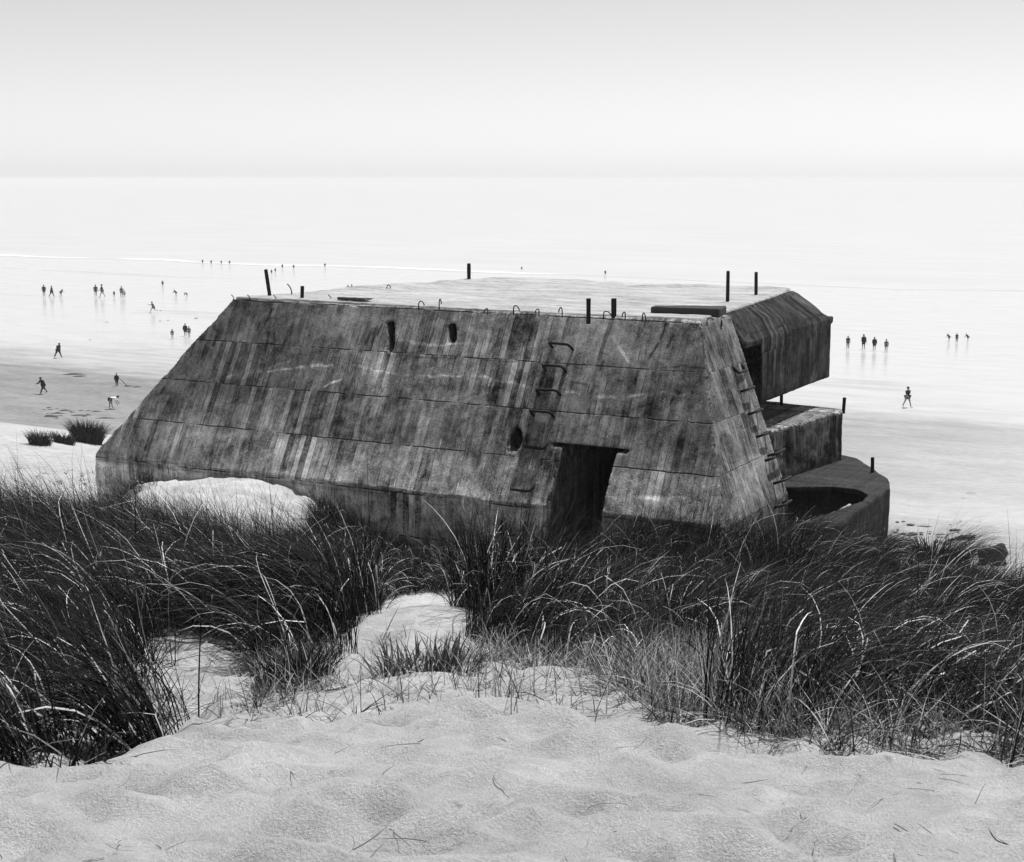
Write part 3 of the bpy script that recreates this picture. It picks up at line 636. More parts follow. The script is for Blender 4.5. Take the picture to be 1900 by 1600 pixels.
def figure(tilt=0, thL=0, knL=0, thR=0, knR=0, shL=5, elL=15, shR=5, elR=15, head=0):
    "skeleton of a 1.75 m body facing +Y; angles in degrees, thigh and arm swing forward positive"
    r = math.radians
    def d(a): return Vector((0, math.sin(r(a)), -math.cos(r(a))))
    P = {}; pel = Vector((0, 0, 0))
    up = Vector((0, math.sin(r(tilt)), math.cos(r(tilt))))
    P['pel'] = pel; P['sp'] = pel+up*.17; P['ch'] = pel+up*.38; P['nk'] = pel+up*.52
    hu = Vector((0, math.sin(r(tilt*.8+head)), math.cos(r(tilt*.8+head)))); P['hd'] = P['nk']+hu*.12; P['tp'] = P['nk']+hu*.22; P['nose'] = P['hd']+Vector((0, hu.z, -hu.y))*.11
    for s, th, kn, sh, el, k in ((-1, thL, knL, shL, elL, 'L'), (1, thR, knR, shR, elR, 'R')):
        P['hip'+k] = pel+Vector((s*.09, 0, -.04)); P['kn'+k] = P['hip'+k]+d(th)*.43+Vector((s*.01, 0, 0)); P['an'+k] = P['kn'+k]+d(th-kn)*.42; P['to'+k] = P['an'+k]+Vector((s*.02, .17*math.cos(r(max(kn-th-20, 0))), -.05))
        P['sh'+k] = P['ch']+up*.06+Vector((s*.18, 0, 0)); P['el'+k] = P['sh'+k]+d(sh)*.29+Vector((s*.05, 0, 0)); P['wr'+k] = P['el'+k]+d(sh+el)*.25; P['ha'+k] = P['wr'+k]+d(sh+el)*.08
        for j in range(4): P['f%d%s' % (j, k)] = P['ha'+k]+d(sh+el+12)*(.085-.008*abs(j-1.3))+Vector((0, (j-1.5)*.024, 0))
        P['f4'+k] = P['wr'+k]+d(sh+el+50)*.085
    low = min(P['toL'].z, P['toR'].z, P['anL'].z-.06, P['anR'].z-.06)-.025
    for q in P.values(): q.z -= low
    E = [('pel', 'sp'), ('sp', 'ch'), ('ch', 'nk'), ('nk', 'hd'), ('hd', 'tp'), ('hd', 'nose')]
    for k in 'LR': E += [('pel', 'hip'+k), ('hip'+k, 'kn'+k), ('kn'+k, 'an'+k), ('an'+k, 'to'+k), ('ch', 'sh'+k), ('sh'+k, 'el'+k), ('el'+k, 'wr'+k), ('wr'+k, 'ha'+k)]+[('ha'+k, 'f%d%s' % (j, k)) for j in range(4)]+[('wr'+k, 'f4'+k)]
    Rd = dict(pel=.13, sp=.115, ch=.14, nk=.055, hd=.085, tp=.06, nose=.018)
    for k in 'LR': Rd.update({'hip'+k: .095, 'kn'+k: .058, 'an'+k: .038, 'to'+k: .03, 'sh'+k: .06, 'el'+k: .042, 'wr'+k: .028, 'ha'+k: .03, **{'f%d%s' % (j, k): .009 for j in range(5)}})
    def make(names, scale=1., add=0., sub=1):
        e = [(a, b) for a, b in E if a in names and b in names]
        ns = [n for n in P if n in names]; ix = {n: i for i, n in enumerate(ns)}
        return skinmesh([P[n] for n in ns], [(ix[a], ix[b]) for a, b in e], [Rd[n]*scale+add for n in ns], ix['pel'] if 'pel' in ix else 0, sub)
    body = make(set(P))
    shirt = make({'pel', 'sp', 'ch', 'nk', 'shL', 'shR', 'elL', 'elR'}-{'nk'}, 1.06, .02)
    coat = make({'pel', 'sp', 'ch', 'shL', 'shR', 'elL', 'elR', 'wrL', 'wrR', 'hipL', 'hipR', 'knL', 'knR'}, 1.1, .035)
    trousers = make({'pel', 'hipL', 'hipR', 'knL', 'knR', 'anL', 'anR'}, 1.08, .015)
    b = bmesh.new(); bmesh.ops.create_uvsphere(b, u_segments=12, v_segments=8, radius=.105)
    for v in b.verts: v.co = Vector((v.co.x, v.co.y*1.12, v.co.z))
    bmesh.ops.delete(b, geom=[v for v in b.verts if v.co.z < -.02 and v.co.y > -.03], context='VERTS')
    hair = to_mesh(b); hair.transform(Matrix.Translation(P['hd']*.35+P['tp']*.65-Vector((0, .02, 0))) @ Matrix.Rotation(-r(tilt*.8+head), 4, 'X'))
    for p_ in hair.polygons: p_.use_smooth = True
    # shorts: the trousers' upper part
    shorts = make({'pel', 'hipL', 'hipR'}, 1.1, .03)
    return dict(body=body, shirt=shirt, coat=coat, trousers=trousers, hair=hair, shorts=shorts, top=max(q.z for q in P.values())+.06)
POSE = dict(stand=figure(0, 3, 2, -3, 2), walk=figure(4, 22, 6, -18, 14, -18, 12, 22, 18), stride=figure(18, 30, 10, -24, 12, -22, 30, 30, 45, 15), bend=figure(82, 14, 6, -4, 4, 20, 10, 8, 10, -10),
            stoop=figure(40, 14, 18, -2, 12, 30, 40, 20, 40, 10), run=figure(16, 55, 50, -25, 55, -35, 80, 40, 80), crouch=figure(35, 85, 120, 70, 120, 60, 30, 50, 30))
for P_ in POSE.values():
    for mm in P_.values():
        if not isinstance(mm, float): mm.materials.clear(); mm.materials.append(M_skin)
def person(x, yh, yf_, pose, outfit, label, face=0, group=None, dark=True, z=0.012):
    g = on_z(x, yf_, z); dist = (g-C_)@Fd; hgt = (yf_-yh)/F_*dist*1.02
    Pz = POSE[pose]; s = max(.6, min(1.3, hgt/Pz['top']))
    root = empty('person', (g[0], g[1], z)); root.rotation_euler.z = YAW+math.radians(face); root.scale = (s*1.12, s*1.12, s); tag(root, label, 'person', group or 'people strolling on the beach')
    def add(nm, key, mat):
        o = bpy.data.objects.new(nm, Pz[key]); COL.objects.link(o); o.parent = root; o.material_slots[0].link = 'OBJECT'; o.material_slots[0].material = mat
    add('body', 'body', M_skin_dark if dark else M_skin)
    if hgt and (yf_-yh) < 9: add('shirt', 'coat', M_black if dark else M_grey); return root
    add('hair', 'hair', M_hair)
    top, bot = outfit
    if top == 'coat': add('coat', 'coat', M_black)
    elif top: add('shirt', 'shirt', dict(b=M_black, g=M_grey, p=M_pale, w=M_white)[top])
    if bot in ('B', 'G'): add('trousers', 'trousers', M_black if bot == 'B' else M_grey)
    elif bot: add('shorts', 'shorts', dict(b=M_black, g=M_grey, p=M_pale, w=M_white)[bot])
    return root
PEOPLE = [
 (82, 529, 551, 'stand', ('b', 'b'), 'person in dark top at the very left of the row of three near the water', 20),
 (96, 531, 551, 'walk', ('coat', 'B'), 'person in long dark coat, middle of the row of three at the far left', 90),
 (113, 537, 551, 'stoop', ('b', 'g'), 'small stooping person, right-hand one of the row of three at the far left', 60),
 (178, 529, 551, 'stand', ('b', 'b'), 'bare-legged person in dark top standing left of a similar walker, far left', 10),
 (190, 528, 552, 'walk', ('b', 'b'), 'bare-legged walker in dark top just right of a similar standing person, far left', -70),
 (212, 540, 552, 'stand', ('g', 'g'), 'small child in grey standing alone between two pairs of people on the left', 0),
 (226, 532, 553, 'stand', ('g', 'g'), 'taller grey-clad person with a child at the right side, far left beach', 30),
 (231, 539, 553, 'stand', ('p', 'g'), 'small pale-clad child close against a taller grey-clad person', 30),
 (302, 521, 533, 'stand', ('b', 'g'), 'lone person far out on the left beach, above the pair beside their reflections', 0),
 (327, 538, 550, 'stoop', ('coat', 'b'), 'stocky dark stooping person with a dark reflection in the wet sand', -60),
 (347, 543, 551, 'bend', ('b', 'b'), 'person in dark clothes bent double beside a stocky companion', -90),
 (285, 560, 580, 'run', ('g', 'g'), 'slim running person in grey alone on the wet sand left of the bunker', -60),
 (320, 611, 630, 'stand', ('g', 'p'), 'slim pale person standing apart left of a dark-clad person near the bunker edge', 0),
 (344, 601, 624, 'stand', ('coat', 'b'), 'dark-clad person with a child beside the sloping left bunker edge', 0),
 (351, 606, 627, 'stand', ('g', 'g'), 'thin grey child just right of a dark-clad person beside the left bunker edge', 0),
 (108, 637, 664, 'stride', ('coat', 'B'), 'person in dark coat leaning forward in a long stride, left beach', 60),
 (217, 693, 717, 'stand', ('coat', 'B'), 'dark-clad person standing with a stick on the damp sand left of the bunker', 0),
 (81, 700, 731, 'stride', ('coat', 'B'), 'large dark figure striding at the left edge beside the dune', -40),
 (205, 735, 759, 'bend', ('w', 'b'), 'person in a white shirt and dark shorts bending to the sand left of the bunker', 100),
 (376, 484, 490, 'stand', ('b', 'b'), 'tiny figure, leftmost of four spread along the white surf line', 0),
 (392, 484, 491, 'walk', ('b', 'b'), 'tiny figure, second from the left of four spread along the white surf line', 0),
 (411, 484, 491, 'stoop', ('b', 'b'), 'tiny stooping figure, third of four spread along the white surf line', 0),
 (426, 484, 492, 'stand', ('b', 'b'), 'tiny dark figure, rightmost of four spread along the white surf line', 0),
 (504, 501, 510, 'stand', ('b', 'b'), 'small figure just right of the leaning iron post, nearer one of a pair', 0),
 (511, 498, 507, 'stand', ('b', 'b'), 'small figure right of the leaning iron post, farther one of a pair', 0),
 (524, 495, 499, 'stand', ('g', 'b'), 'tiny pale figure between the pair by the leaning post and a darker figure', 0),
 (545, 494, 500, 'stand', ('b', 'b'), 'tiny lone dark figure far out above the short thick post at the roof corner', 0),
 (603, 491, 497, 'stand', ('g', 'b'), 'tiny lone grey figure far out above the front left part of the roof', 0),
 (968, 497, 501, 'crouch', ('b', 'b'), 'tiny crouching figure far out above the middle of the roof', 0),
 (1123, 503, 511, 'walk', ('b', 'b'), 'tiny walking figure far out above the two short posts at the front of the roof', 0),
 (646, 529, 546, 'stand', ('g', 'g'), 'left one of a pair standing just beyond the low left part of the roof', 0),
 (653, 528, 546, 'stand', ('b', 'g'), 'right one of a pair standing just beyond the low left part of the roof', 0),
 (1573, 624, 647, 'stand', ('b', 'G'), 'slim dark-clad person nearest the bunker overhang in the row of four', 0),
 (1602, 621, 648, 'stand', ('coat', 'b'), 'bare-legged person in a dark top, second from the overhang in the row of four', 20),
 (1622, 626, 650, 'stand', ('coat', 'b'), 'stout dark person with a reflection, third from the overhang in the row of four', 0),
 (1644, 630, 654, 'stand', ('g', 'g'), 'slight person in grey, farthest from the overhang in the row of four', 0),
 (1761, 620, 634, 'stoop', ('b', 'b'), 'leaning dark person, left one of three close together at the far right', -60),
 (1775, 620, 635, 'stand', ('b', 'B'), 'upright dark person, middle one of three close together at the far right', 0),
 (1796, 620, 634, 'stoop', ('b', 'b'), 'leaning dark person, right one of three close together at the far right', -70),
 (1683, 718, 756, 'walk', ('b', 'b'), 'bare-legged person in dark top walking alone on wet sand right of the bunker', 30),
]
for x, a, b, pose, fit, lab, fc in PEOPLE:
    person(x, a, b, pose, fit, lab, fc+180, dark=fit[1] in ('B', 'G') or fit[0] == 'coat')
# walking stick of the standing person
g = on_z(217, 717); bm = bmesh.new(); q = Vector(g); tube_into(bm, [q+Vector(R_)*.25+Vector((0, 0, .75)), q+Vector(R_)*.55+Vector((0, 0, .45)), q+Vector(R_)*.95+Vector((0, 0, .02))], .03, 6)
tag(link('stick', to_mesh(bm), M_iron, origin=tuple(g)), 'thin stick held out to the sand by the dark-clad person left of the bunker', 'stick')

# ------------------------------------------------------------------ seaweed and driftwood on the sand
def weed(x, y, wpx, hpx, label, mat=None, name='seaweed_patch', grp='seaweed patches left on the sand', seed=None, thick=.08):
    g = on_ground(x, y); g[2] = max(g[2], 0); d = (g-C_)@Fd; wm = wpx/F_*d; seed = seed or int(x*7+y)
    dep = math.atan2(EYE-g[2], d); hm = max(hpx/F_*d/math.sin(dep)*.5, .12)
    me = mound('w', 0, 0, -.01, wm/2, hm/2, min(thick, .10*wm)*(1+.4*rnd.random()), YAW+rnd.uniform(-.08, .08), seed, None, 9, fl=1.2)
    V = verts(me); V[:, :2] *= (1+.35*fbm(V*[1, 1, 0], 2.5/max(wm, .3)*2, 3, seed+5))[:, None]
    V += np.array([g[0], g[1], 0])
    V[:, 2] += np.maximum(ground(V[:, :2]), 0)+.004
    if y < 1060 and g[1] < 60: V[:, 2] += .03
    set_verts(me, V)
    return tag(link(name, me, mat or M_weed, origin=tuple(g)), label, 'seaweed', grp)
M_damp = simple('damp_patch', .25, .7, .3, 1.5, .3)
W = [(108, 768, 26, 5, 'black seaweed tangle near the left edge at the dune foot'), (178, 764, 20, 4, 'small dark seaweed tangle above the grass clump on the left'), (1665, 970, 7, 5, 'small round dark lump of seaweed just right of the apron'), (1690, 976, 14, 4, 'thin seaweed strip right of the small round lump'), (1716, 978, 26, 5, 'wavy grey seaweed streak in the upper wrack line on the right'),
     (1661, 991, 10, 4, 'seaweed bit nearest the apron wall in the lower wrack line'), (1676, 993, 12, 4, 'second seaweed bit from the apron wall in the lower wrack line'), (1694, 992, 18, 6, 'elongated dark seaweed clump in the middle of the right wrack line'),
     (1710, 992, 9, 6, 'stubby seaweed clump right of the elongated one in the right wrack line'), (1699, 999, 5, 4, 'tiny seaweed bit below the elongated clump on the right'), (1772, 986, 24, 5, 'flat black seaweed patch topmost among the dark patches at the far right'),
     (1747, 996, 20, 5, 'dark ragged seaweed patch left of the long black strip'), (1800, 997, 28, 6, 'thick black seaweed patch above the long black strip'), (1785, 1004, 66, 6, 'longest black strip of seaweed at the far right'),
     (1757, 1011, 26, 6, 'black seaweed patch below the long black strip'), (1736, 1008, 12, 4, 'small seaweed patch just left of the one below the long strip'), (1802, 916, 20, 8, 'greyish oval seaweed patch alone on the sand at the far right'), (1787, 926, 12, 5, 'faint small seaweed patch below the greyish oval one'),
     (1687, 941, 8, 5, 'small grey seaweed scrap alone right of the apron'),
     (138, 695, 44, 5, 'wide flat dark seaweed streak on the sand at the left'), (148, 699, 26, 5, 'dark seaweed tail joined under the wide flat streak at the left'), (238, 717, 18, 4, 'seaweed strip at the feet of the person with the stick'), (254, 719, 16, 4, 'seaweed strip right of the one by the person with the stick'),
     (198, 598, 9, 2.5, 'faint flat patch on wet sand below the far left group of people'), (364, 591, 9, 2.5, 'dark dash on the wet sand by the sloping bunker edge'), (298, 577, 4, 3, 'dark speck right of the running person'), (297, 596, 6, 2.5, 'dark dash below the speck by the running person'), (312, 595, 5, 2.5, 'dark speck beside the dash below the running person'), (167, 631, 5, 3, 'lone speck on the wet sand above the striding person'),
     (120, 763, 22, 5, 'dark seaweed heap right of the row at the foot of the left dune'), (95, 773, 34, 7, 'ragged dark seaweed row at the foot of the left dune'), (150, 772, 40, 4, 'thin dark seaweed line behind the grass clump on the left'), (195, 778, 40, 3, 'thin dark line of seaweed meeting the bunker at the left')]
for x, y, a, b, lab in W: weed(x, y, a, b, lab, M_damp if 'faint' in lab or 'grey' in lab else None)
for i in range(16):
    weed(rnd.uniform(82, 172), rnd.uniform(758, 778), rnd.uniform(6, 14), 3, 'small dark seaweed scrap in the wrack line at the foot of the left dune', grp='scraps in the left wrack line')
for i in range(12):
    weed(rnd.uniform(1660, 1815), rnd.uniform(968, 1002), rnd.uniform(4, 9), 3, 'tiny dark seaweed scrap scattered in the wrack line right of the apron', grp='scraps in the right wrack line')
g = on_ground(1832, 1050)
me = solid('m', [[(g[0]+x*.55, g[1]+y*.5, g[2]+z) for x, y, z in ((-.35, -.3, -.2), (.5, -.35, -.2), (.6, .3, -.2), (-.3, .35, -.2), (-.2, -.25, .28), (.5, -.2, .46), (.6, .25, .4), (-.1, .3, .3))]], [], .04)
V = verts(me)+normals(me)*(fbm(verts(me), 3, 4, 3)*.16)[:, None]; set_verts(me, V)
tag(link('rock', me, M_kerb, origin=tuple(g)), 'dark broken block lying on the dune at the far right edge', 'rock')

# ------------------------------------------------------------------ marram grass
def grass_mat(name):
    k = NT(name); at = k.n('Attribute'); at.attribute_name = 'shade'; tc = k.n('TexCoord')
    nz = k.noise(tc.outputs['Object'], 14., 3)
    v = k.math('MULTIPLY', at.outputs['Fac'], k.math('ADD', .7, k.math('MULTIPLY', nz, .6))); cc = k.n('CombineXYZ')
    for i in range(3): k.l(v, cc.inputs[i])
    k.l(cc.outputs[0], k.p.inputs['Base Color']); k.p.inputs['Roughness'].default_value = .7; k.p.inputs['Specular IOR Level'].default_value = .08
    return k.m
M_grass = grass_mat('marram_blades')
def blades(name, root, L, az, ph0, ph1, wid, shade, seg=7, mat=None, curl=None, kink=None):
    n = len(root); s = np.linspace(0, 1, seg+1); az_ = az[:, None]+(0 if curl is None else curl[:, None]*s[None, :])
    ph = ph0[:, None]+(ph1-ph0)[:, None]*s[None, :]**1.4
    if kink is not None: ph = ph+kink[0][:, None]*(s[None, :] > kink[1][:, None])
    dl = (L/seg)[:, None]
    dx = np.sin(ph)*np.cos(az_)*dl; dy = np.sin(ph)*np.sin(az_)*dl; dz = np.cos(ph)*dl
    def cum(a): return np.concatenate([np.zeros((n, 1)), np.cumsum(a[:, :-1], 1)], 1)
    X = root[:, :1]+cum(dx); Y = root[:, 1:2]+cum(dy); Z = root[:, 2:3]+cum(dz)
    tw = rng.uniform(-.9, .9, n)[:, None]
    wx, wy, wz = -np.sin(az_)*np.cos(tw), np.cos(az_)*np.cos(tw), np.sin(tw)+0*az_
    ww = wid[:, None]*.5*np.clip(1.05-s[None, :]**2.2, .06, 1)
    A = np.stack([X-wx*ww, Y-wy*ww, Z-wz*ww], -1); B = np.stack([X+wx*ww, Y+wy*ww, Z+wz*ww], -1)
    V = np.stack([A, B], 2).reshape(-1, 3)
    b0 = (np.arange(n)*(seg+1)*2)[:, None]+np.arange(seg)[None, :]*2
    Fq = np.stack([b0, b0+1, b0+3, b0+2], -1).reshape(-1, 4)
    me = mesh_np(name, V, Fq, True); fattr(me, 'shade', np.repeat(shade, (seg+1)*2)); return me
def inpoly(px, py, poly):
    r = np.zeros(len(px), bool); n = len(poly)
    for i in range(n):
        (x1_, y1_), (x2_, y2_) = poly[i], poly[(i+1) % n]
        c = ((y1_ > py) != (y2_ > py)) & (px < (x2_-x1_)*(py-y1_)/(y2_-y1_+1e-9)+x1_); r ^= c
    return r
# bare sand, as outlines round where the patches lie on the dune (measured in the photo)
BARE = [[(550, 1275), (610, 1190), (690, 1125), (760, 1105), (870, 1112), (915, 1165), (890, 1245), (760, 1270), (640, 1280)],
        [(265, 1190), (370, 1150), (450, 1185), (480, 1260), (460, 1345), (320, 1345), (290, 1260)],
        [(225, 965), (300, 900), (480, 870), (600, 880), (600, 960), (565, 1000), (500, 1030), (420, 1035), (300, 1010)],
        [(420, 1340), (560, 1295), (700, 1275), (900, 1250), (1060, 1262), (1150, 1300), (1200, 1340)],
        [(-900, 1430), (120, 1435), (300, 1400), (400, 1342), (1180, 1338), (1350, 1375), (1600, 1400), (3000, 1440), (3000, 2500), (-900, 2500)],
        [(1700, 1060), (1900, 1040), (1980, 1150), (1790, 1120)], [(1655, 985), (1990, 985), (1990, 1050), (1655, 1050)]]
def bare(px, py):
    r = np.zeros(len(px), bool)
    for p in BARE: r |= inpoly(px, py, p)
    return r
def free_of_bunker(P): return ~((P[:, 1] > 22.55) & (P[:, 0] > -22.6) & (P[:, 0] < -6.9) & ~((P[:, 0] > -8.3) & (P[:, 1] < 25.2)))
def region(n, a0, a1, half=.40):
    a = np.sqrt(rng.uniform(a0**2, a1**2, n)); b = rng.uniform(-half, half, n)*a
    P = np.c_[Fh[0]*a+R_[0]*b, Fh[1]*a+R_[1]*b]; return P, a, b
def drop(P): return np.c_[P, ground_full(P)-.02]
# tussocks
cand, a, b = region(5600, 5.2, 30)
extra = np.array([[-8.6+rng.uniform(-2.2, 1.3), 21.6+rng.uniform(-1.4, .7)] for _ in range(60)]); cand = np.concatenate([cand, extra]); a = np.concatenate([a, extra@Fh[:2]])
G = drop(cand); px, py = proj(G)
dens = fbm(G*[1, 1, 0], .35, 3, 101)
keep = ~bare(px, py) & free_of_bunker(cand) & (rng.uniform(0, 1, len(G)) < np.clip(.72+dens*.9, .15, 1))
keep &= ~((py > 1215) & (px > 880) & (rng.uniform(0, 1, len(G)) < np.where(px > 1380, .3, .75))) & ~((py > 1200) & (px > 300) & (px < 900) & (rng.uniform(0, 1, len(G)) < .8))
keep &= (cand[:, 1] < 26) & ~((cand[:, 0] < -22.3) & (cand[:, 1] > 19.5) & (rng.uniform(0, 1, len(G)) < .8))
G = G[keep]; a = a[keep]; px = px[keep]; py = py[keep]
print('tussocks', len(G))
nb = np.clip(rng.normal(118, 50, len(G)), 30, 260)*np.clip(1.25-a/60, .6, 1.2); nb = nb.astype(int)
tid = np.repeat(np.arange(len(G)), nb); n = len(tid); print('blades', n)
rad = rng.uniform(.12, .38, len(G))[tid]; ang = rng.uniform(0, 2*np.pi, n); rr = rad*np.sqrt(rng.uniform(0, 1, n))
root = np.c_[G[tid, 0]+rr*np.cos(ang), G[tid, 1]+rr*np.sin(ang)]; root = drop(root)
# general lie of the grass: fans out left on the left, right on the right
side = np.clip((px-880)/450+fbm(G*[1, 1, 0], .45, 2, 77)*1.6, -1.3, 1.3)[tid]
wind = np.arctan2(R_[1], R_[0])+(fbm(G*[1, 1, 0], .4, 2, 78)*1.1)[tid]
out_ = rr/.36
vx = np.cos(ang)*out_*.7+side*np.cos(wind)*1.05+rng.normal(0, .38, n); vy = np.sin(ang)*out_*.7+side*np.sin(wind)*1.05+rng.normal(0, .38, n)
az = np.arctan2(vy, vx); mag = np.hypot(vx, vy)
tl = (rng.uniform(.7, 1.15, len(G))*np.clip(1+fbm(G*[1, 1, 0], .5, 2, 7)*.5, .6, 1.3))[tid]
L = tl*rng.uniform(.5, 1.15, n)
pxr = px[tid]; L = np.where((a[tid] > 16) & (pxr > 1500) & (pxr < 1700), L*.62, L); L = np.where((root[:, 1] > 19.5) & (pxr > 1110) & (pxr < 1500), L*1.15, L)
ph0 = np.clip(mag*.35+rng.normal(0, .1, n), .02, .9); ph1 = ph0+np.clip(rng.gamma(2.6, .42, n)+mag*.55,   .1, 2.6)
dead = rng.uniform(0, 1, n) < (.06+.025*np.clip(fbm(root*[1, 1, 0], .6, 2, 5), -1, 1))
shade = np.where(dead, rng.uniform(.25, .65, n), rng.uniform(.003, .013, n)*np.exp(rng.normal(0, .55, len(G)))[tid])
wid = np.where(dead, rng.uniform(.006, .013, n), rng.uniform(.005, .0095, n))
L = np.where(dead, L*1.05, L); ph1 = np.where(dead, ph1+.3, ph1)
L = np.where(a[tid] < 9.5, np.minimum(L, .85), L); fa = a[tid] > 13.5; wl = (root[:, 1] > 18.8) & (pxr < 1090); L = np.where(wl, L*.62, np.where(fa, L*1.15, L)); ph1 = np.where(fa & ~dead, ph0+(ph1-ph0)*.7, ph1)
mid_ = (~dead) & (rng.uniform(0, 1, n) < .10); shade = np.where(mid_, rng.uniform(.03, .13, n), shade)
me = blades('g', root, L, az, ph0, ph1, wid, shade, 7, curl=rng.normal(0, .45, n)*(1+dead), kink=(np.where(rng.uniform(0, 1, n) < np.where(dead, .45, .06), rng.uniform(.5, 1.7, n), 0), rng.uniform(.25, .8, n)))
tag(link('marram_grass', me, M_grass), 'tall dark marram grass bowed by the wind across the dune in front of the bunker', 'grass', kind='stuff')
# low dark understorey that hides the sand between the tussocks
cu, a_, b_ = region(70000, 5.6, 28); Gu = drop(cu); pu, qu = proj(Gu)
ku = ~bare(pu, qu) & free_of_bunker(cu) & (cu[:, 1] < 25) & (rng.uniform(0, 1, len(Gu)) < np.clip(.75+fbm(Gu*[1, 1, 0], .35, 3, 101)*1.3, .05, 1))
ku &= ~((qu > 1205) & (pu > 300)) & ~((cu[:, 0] < -22.3) & (cu[:, 1] > 19.5))
Gu = np.repeat(Gu[ku], 3, 0); nu = len(Gu); Gu = Gu+rng.normal(0, .03, (nu, 3))*[1, 1, 0]
me = blades('g', Gu, rng.uniform(.15, .5, nu), rng.uniform(0, 6.28, nu), rng.uniform(.2, 1.2, nu), rng.uniform(1.0, 2.2, nu), rng.uniform(.005, .010, nu), np.where(rng.uniform(0, 1, nu) < .05, rng.uniform(.08, .25, nu), rng.uniform(.004, .013, nu)), 4)
tag(link('grass_thatch', me, M_grass), 'low dark matted grass and thatch between the tall marram stems', 'grass', kind='stuff')
# short dry grass and litter between the tussocks
cand, a, b = region(60000, 4.9, 15); G = drop(cand); px, py = proj(G)
zone = (((px > 380) & (px < 1900) & (py > 1180) & (py < 1430)) | ((px > 240) & (px < 480) & (py > 1170)) | ((px > 850) & (px < 1100) & (py > 1120) & (py < 1250)) | ((px > 880) & (py > 1195))) & (py < 1345+np.clip(np.abs(px-760)-420, 0, 500)*.14+35*fbm(G*[1, 1, 0], 1.2, 2, 3))
edge = fbm(G*[1, 1, 0], 1.1, 3, 121)
pr = np.clip(.5+edge*1.4+.35*(px > 1150), .05, 1); pr = np.where(bare(px, py), np.where((py > 1225) & (py < 1345), pr*.16*np.clip(.3+2*edge, 0, 1.5), pr*.06), pr)
keep = zone & (rng.uniform(0, 1, len(G)) < pr) & free_of_bunker(cand); G = G[keep]
n = len(G)*4; root = np.repeat(G, 4, 0)+rng.normal(0, .025, (len(G)*4, 3))*[1, 1, 0]; print('litter', n)
L = rng.uniform(.08, .34, n)*np.repeat(np.where(px[keep] > 1150, 1.45, 1.), 4); ph0 = rng.uniform(.15, 1.5, n); ph1 = ph0+rng.uniform(0, 1.5, n)
shade = np.where(rng.uniform(0, 1, n) < .55, rng.uniform(.12, .45, n), rng.uniform(.015, .07, n))
me = blades('g', root, L, rng.uniform(0, 6.28, n), ph0, ph1, rng.uniform(.003, .007, n), shade, 5)
tag(link('dry_grass', me, M_grass), 'short pale dry grass and litter lying on the sand in the foreground', 'grass', kind='stuff')
# loose dry stalks lying about on the foreground sand
Pl, a_, b_ = region(420, 2.6, 8.2); nl = len(Pl)
me = blades('g', np.c_[Pl, ground_full(Pl)+.012], rng.uniform(.03, .22, nl), rng.uniform(0, 6.28, nl), rng.uniform(1.35, 1.6, nl), rng.uniform(1.45, 1.75, nl), rng.uniform(.003, .006, nl), rng.uniform(.03, .3, nl), 5, curl=rng.normal(0, .6, nl))
tag(link('straw_litter', me, M_grass), 'loose dry stalks lying on the bare foreground sand', 'litter', kind='stuff')
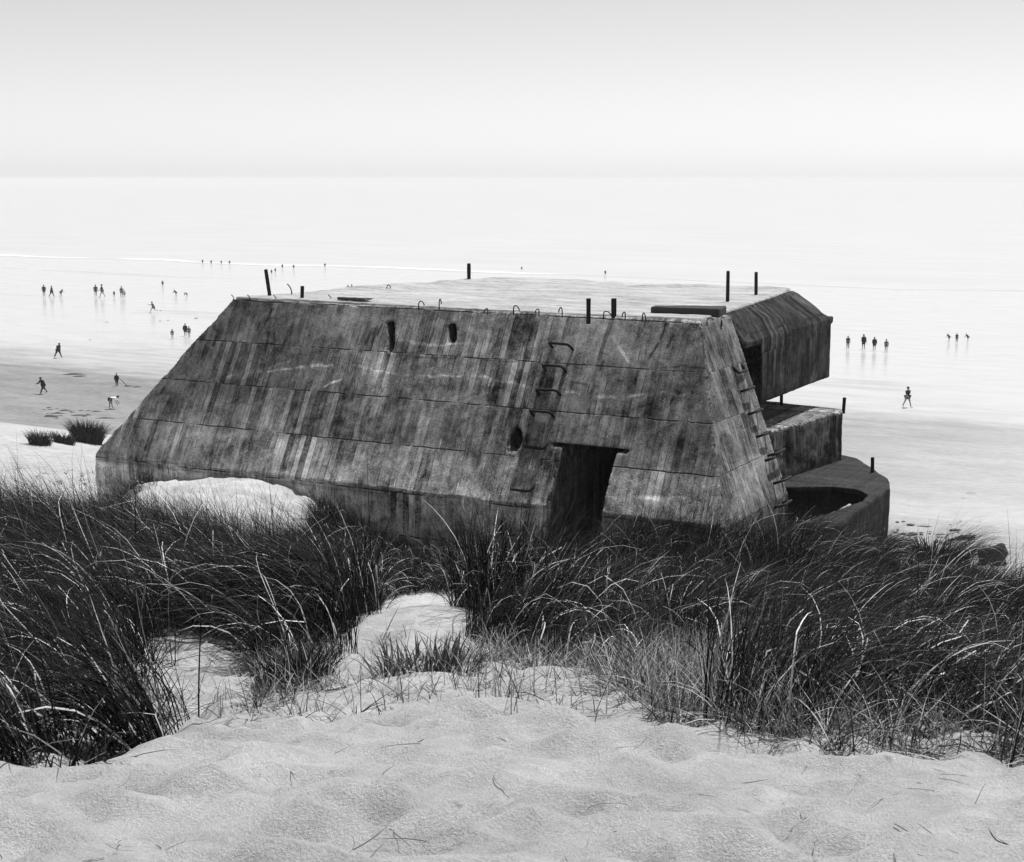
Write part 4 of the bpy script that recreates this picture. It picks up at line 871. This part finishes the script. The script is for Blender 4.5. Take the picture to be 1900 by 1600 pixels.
# sparse sprigs on the sand left of the bunker
Ps = np.c_[rng.uniform(-34, -23, 420), rng.uniform(19, 40, 420)]; Ps = Ps[rng.uniform(0, 1, 420) < np.clip(.4+fbm(np.c_[Ps, 0*Ps[:, 0]], .5, 3, 9)*2, 0, 1)]; Ps = np.repeat(Ps, 9, 0); Ps = Ps+rng.normal(0, .07, Ps.shape); ns_ = len(Ps)
me = blades('g', np.c_[Ps, ground_full(Ps)-.02], rng.uniform(.06, .2, ns_), rng.uniform(0, 6.28, ns_), rng.uniform(.3, 1.3, ns_), rng.uniform(1, 2.2, ns_), rng.uniform(.012, .02, ns_), rng.uniform(.01, .08, ns_), 4)
tag(link('dune_sprigs', me, M_grass), 'scattered low sprigs and litter on the sand left of the bunker', 'grass', kind='stuff')
# clumps one can tell apart
def clump(x, y, r, L0, n, label, lean=0., dk=.03):
    g = on_ground(x, y); ang = rng.uniform(0, 6.28, n); q = r*np.sqrt(rng.uniform(0, 1, n)); P = np.c_[g[0]+q*np.cos(ang), g[1]+q*np.sin(ang)]; P = np.c_[P, np.maximum(ground(P), 0)-.02]
    vx = np.cos(ang)*q/r+lean+rng.normal(0, .3, n); vy = np.sin(ang)*q/r+rng.normal(0, .3, n)
    me = blades('c', P, L0*rng.uniform(.5, 1.1, n), np.arctan2(vy, vx), rng.uniform(.05, .5, n), rng.uniform(.5, 1.6, n), np.full(n, .012+.0004*np.linalg.norm(g-C_)), rng.uniform(.4, 1.6, n)*dk, 6)
    tag(link('grass_clump', me, M_grass, origin=tuple(g)), label, 'grass clump', 'separate grass clumps on the dune')
clump(163, 822, .75, 1.35, 900, 'dark grass clump alone on the dune slope left of the bunker')
clump(118, 824, .6, .7, 300, 'smaller dark grass clump beside the larger one left of the bunker')
clump(74, 826, .5, .8, 260, 'dark grass clump at the very left of the dune slope', -.3)
clump(1733, 1048, .35, .55, 260, 'soft dark grass clump on the sand right of the apron')
clump(1795, 1085, .3, .4, 260, 'low dark grass clump at the far right crest of the dune')
clump(795, 1252, .34, .26, 230, 'low dark grass clump in front of the bare sand mound in the foreground', 0, .07)
clump(545, 1270, .22, .30, 260, 'spiky little grass clump left of the bare sand mound in the foreground', 0, .02)

# ------------------------------------------------------------------ sea haze
hz = NT('haze'); hz.t.nodes.remove(hz.p); pv = hz.n('VolumePrincipled'); pv.inputs['Color'].default_value = (.80, .80, .80, 1); pv.inputs['Density'].default_value = .0002
hz.l(pv.outputs[0], hz.out.inputs['Volume'])
bm = bmesh.new(); prism_into(bm, [(-9500, -600, -3), (9500, -600, -3), (9500, 9500, -3), (-9500, 9500, -3)], (0, 0, 28))
tag(link('haze', to_mesh(bm), hz.m), 'bright sea haze hiding the horizon', 'haze', kind='stuff')
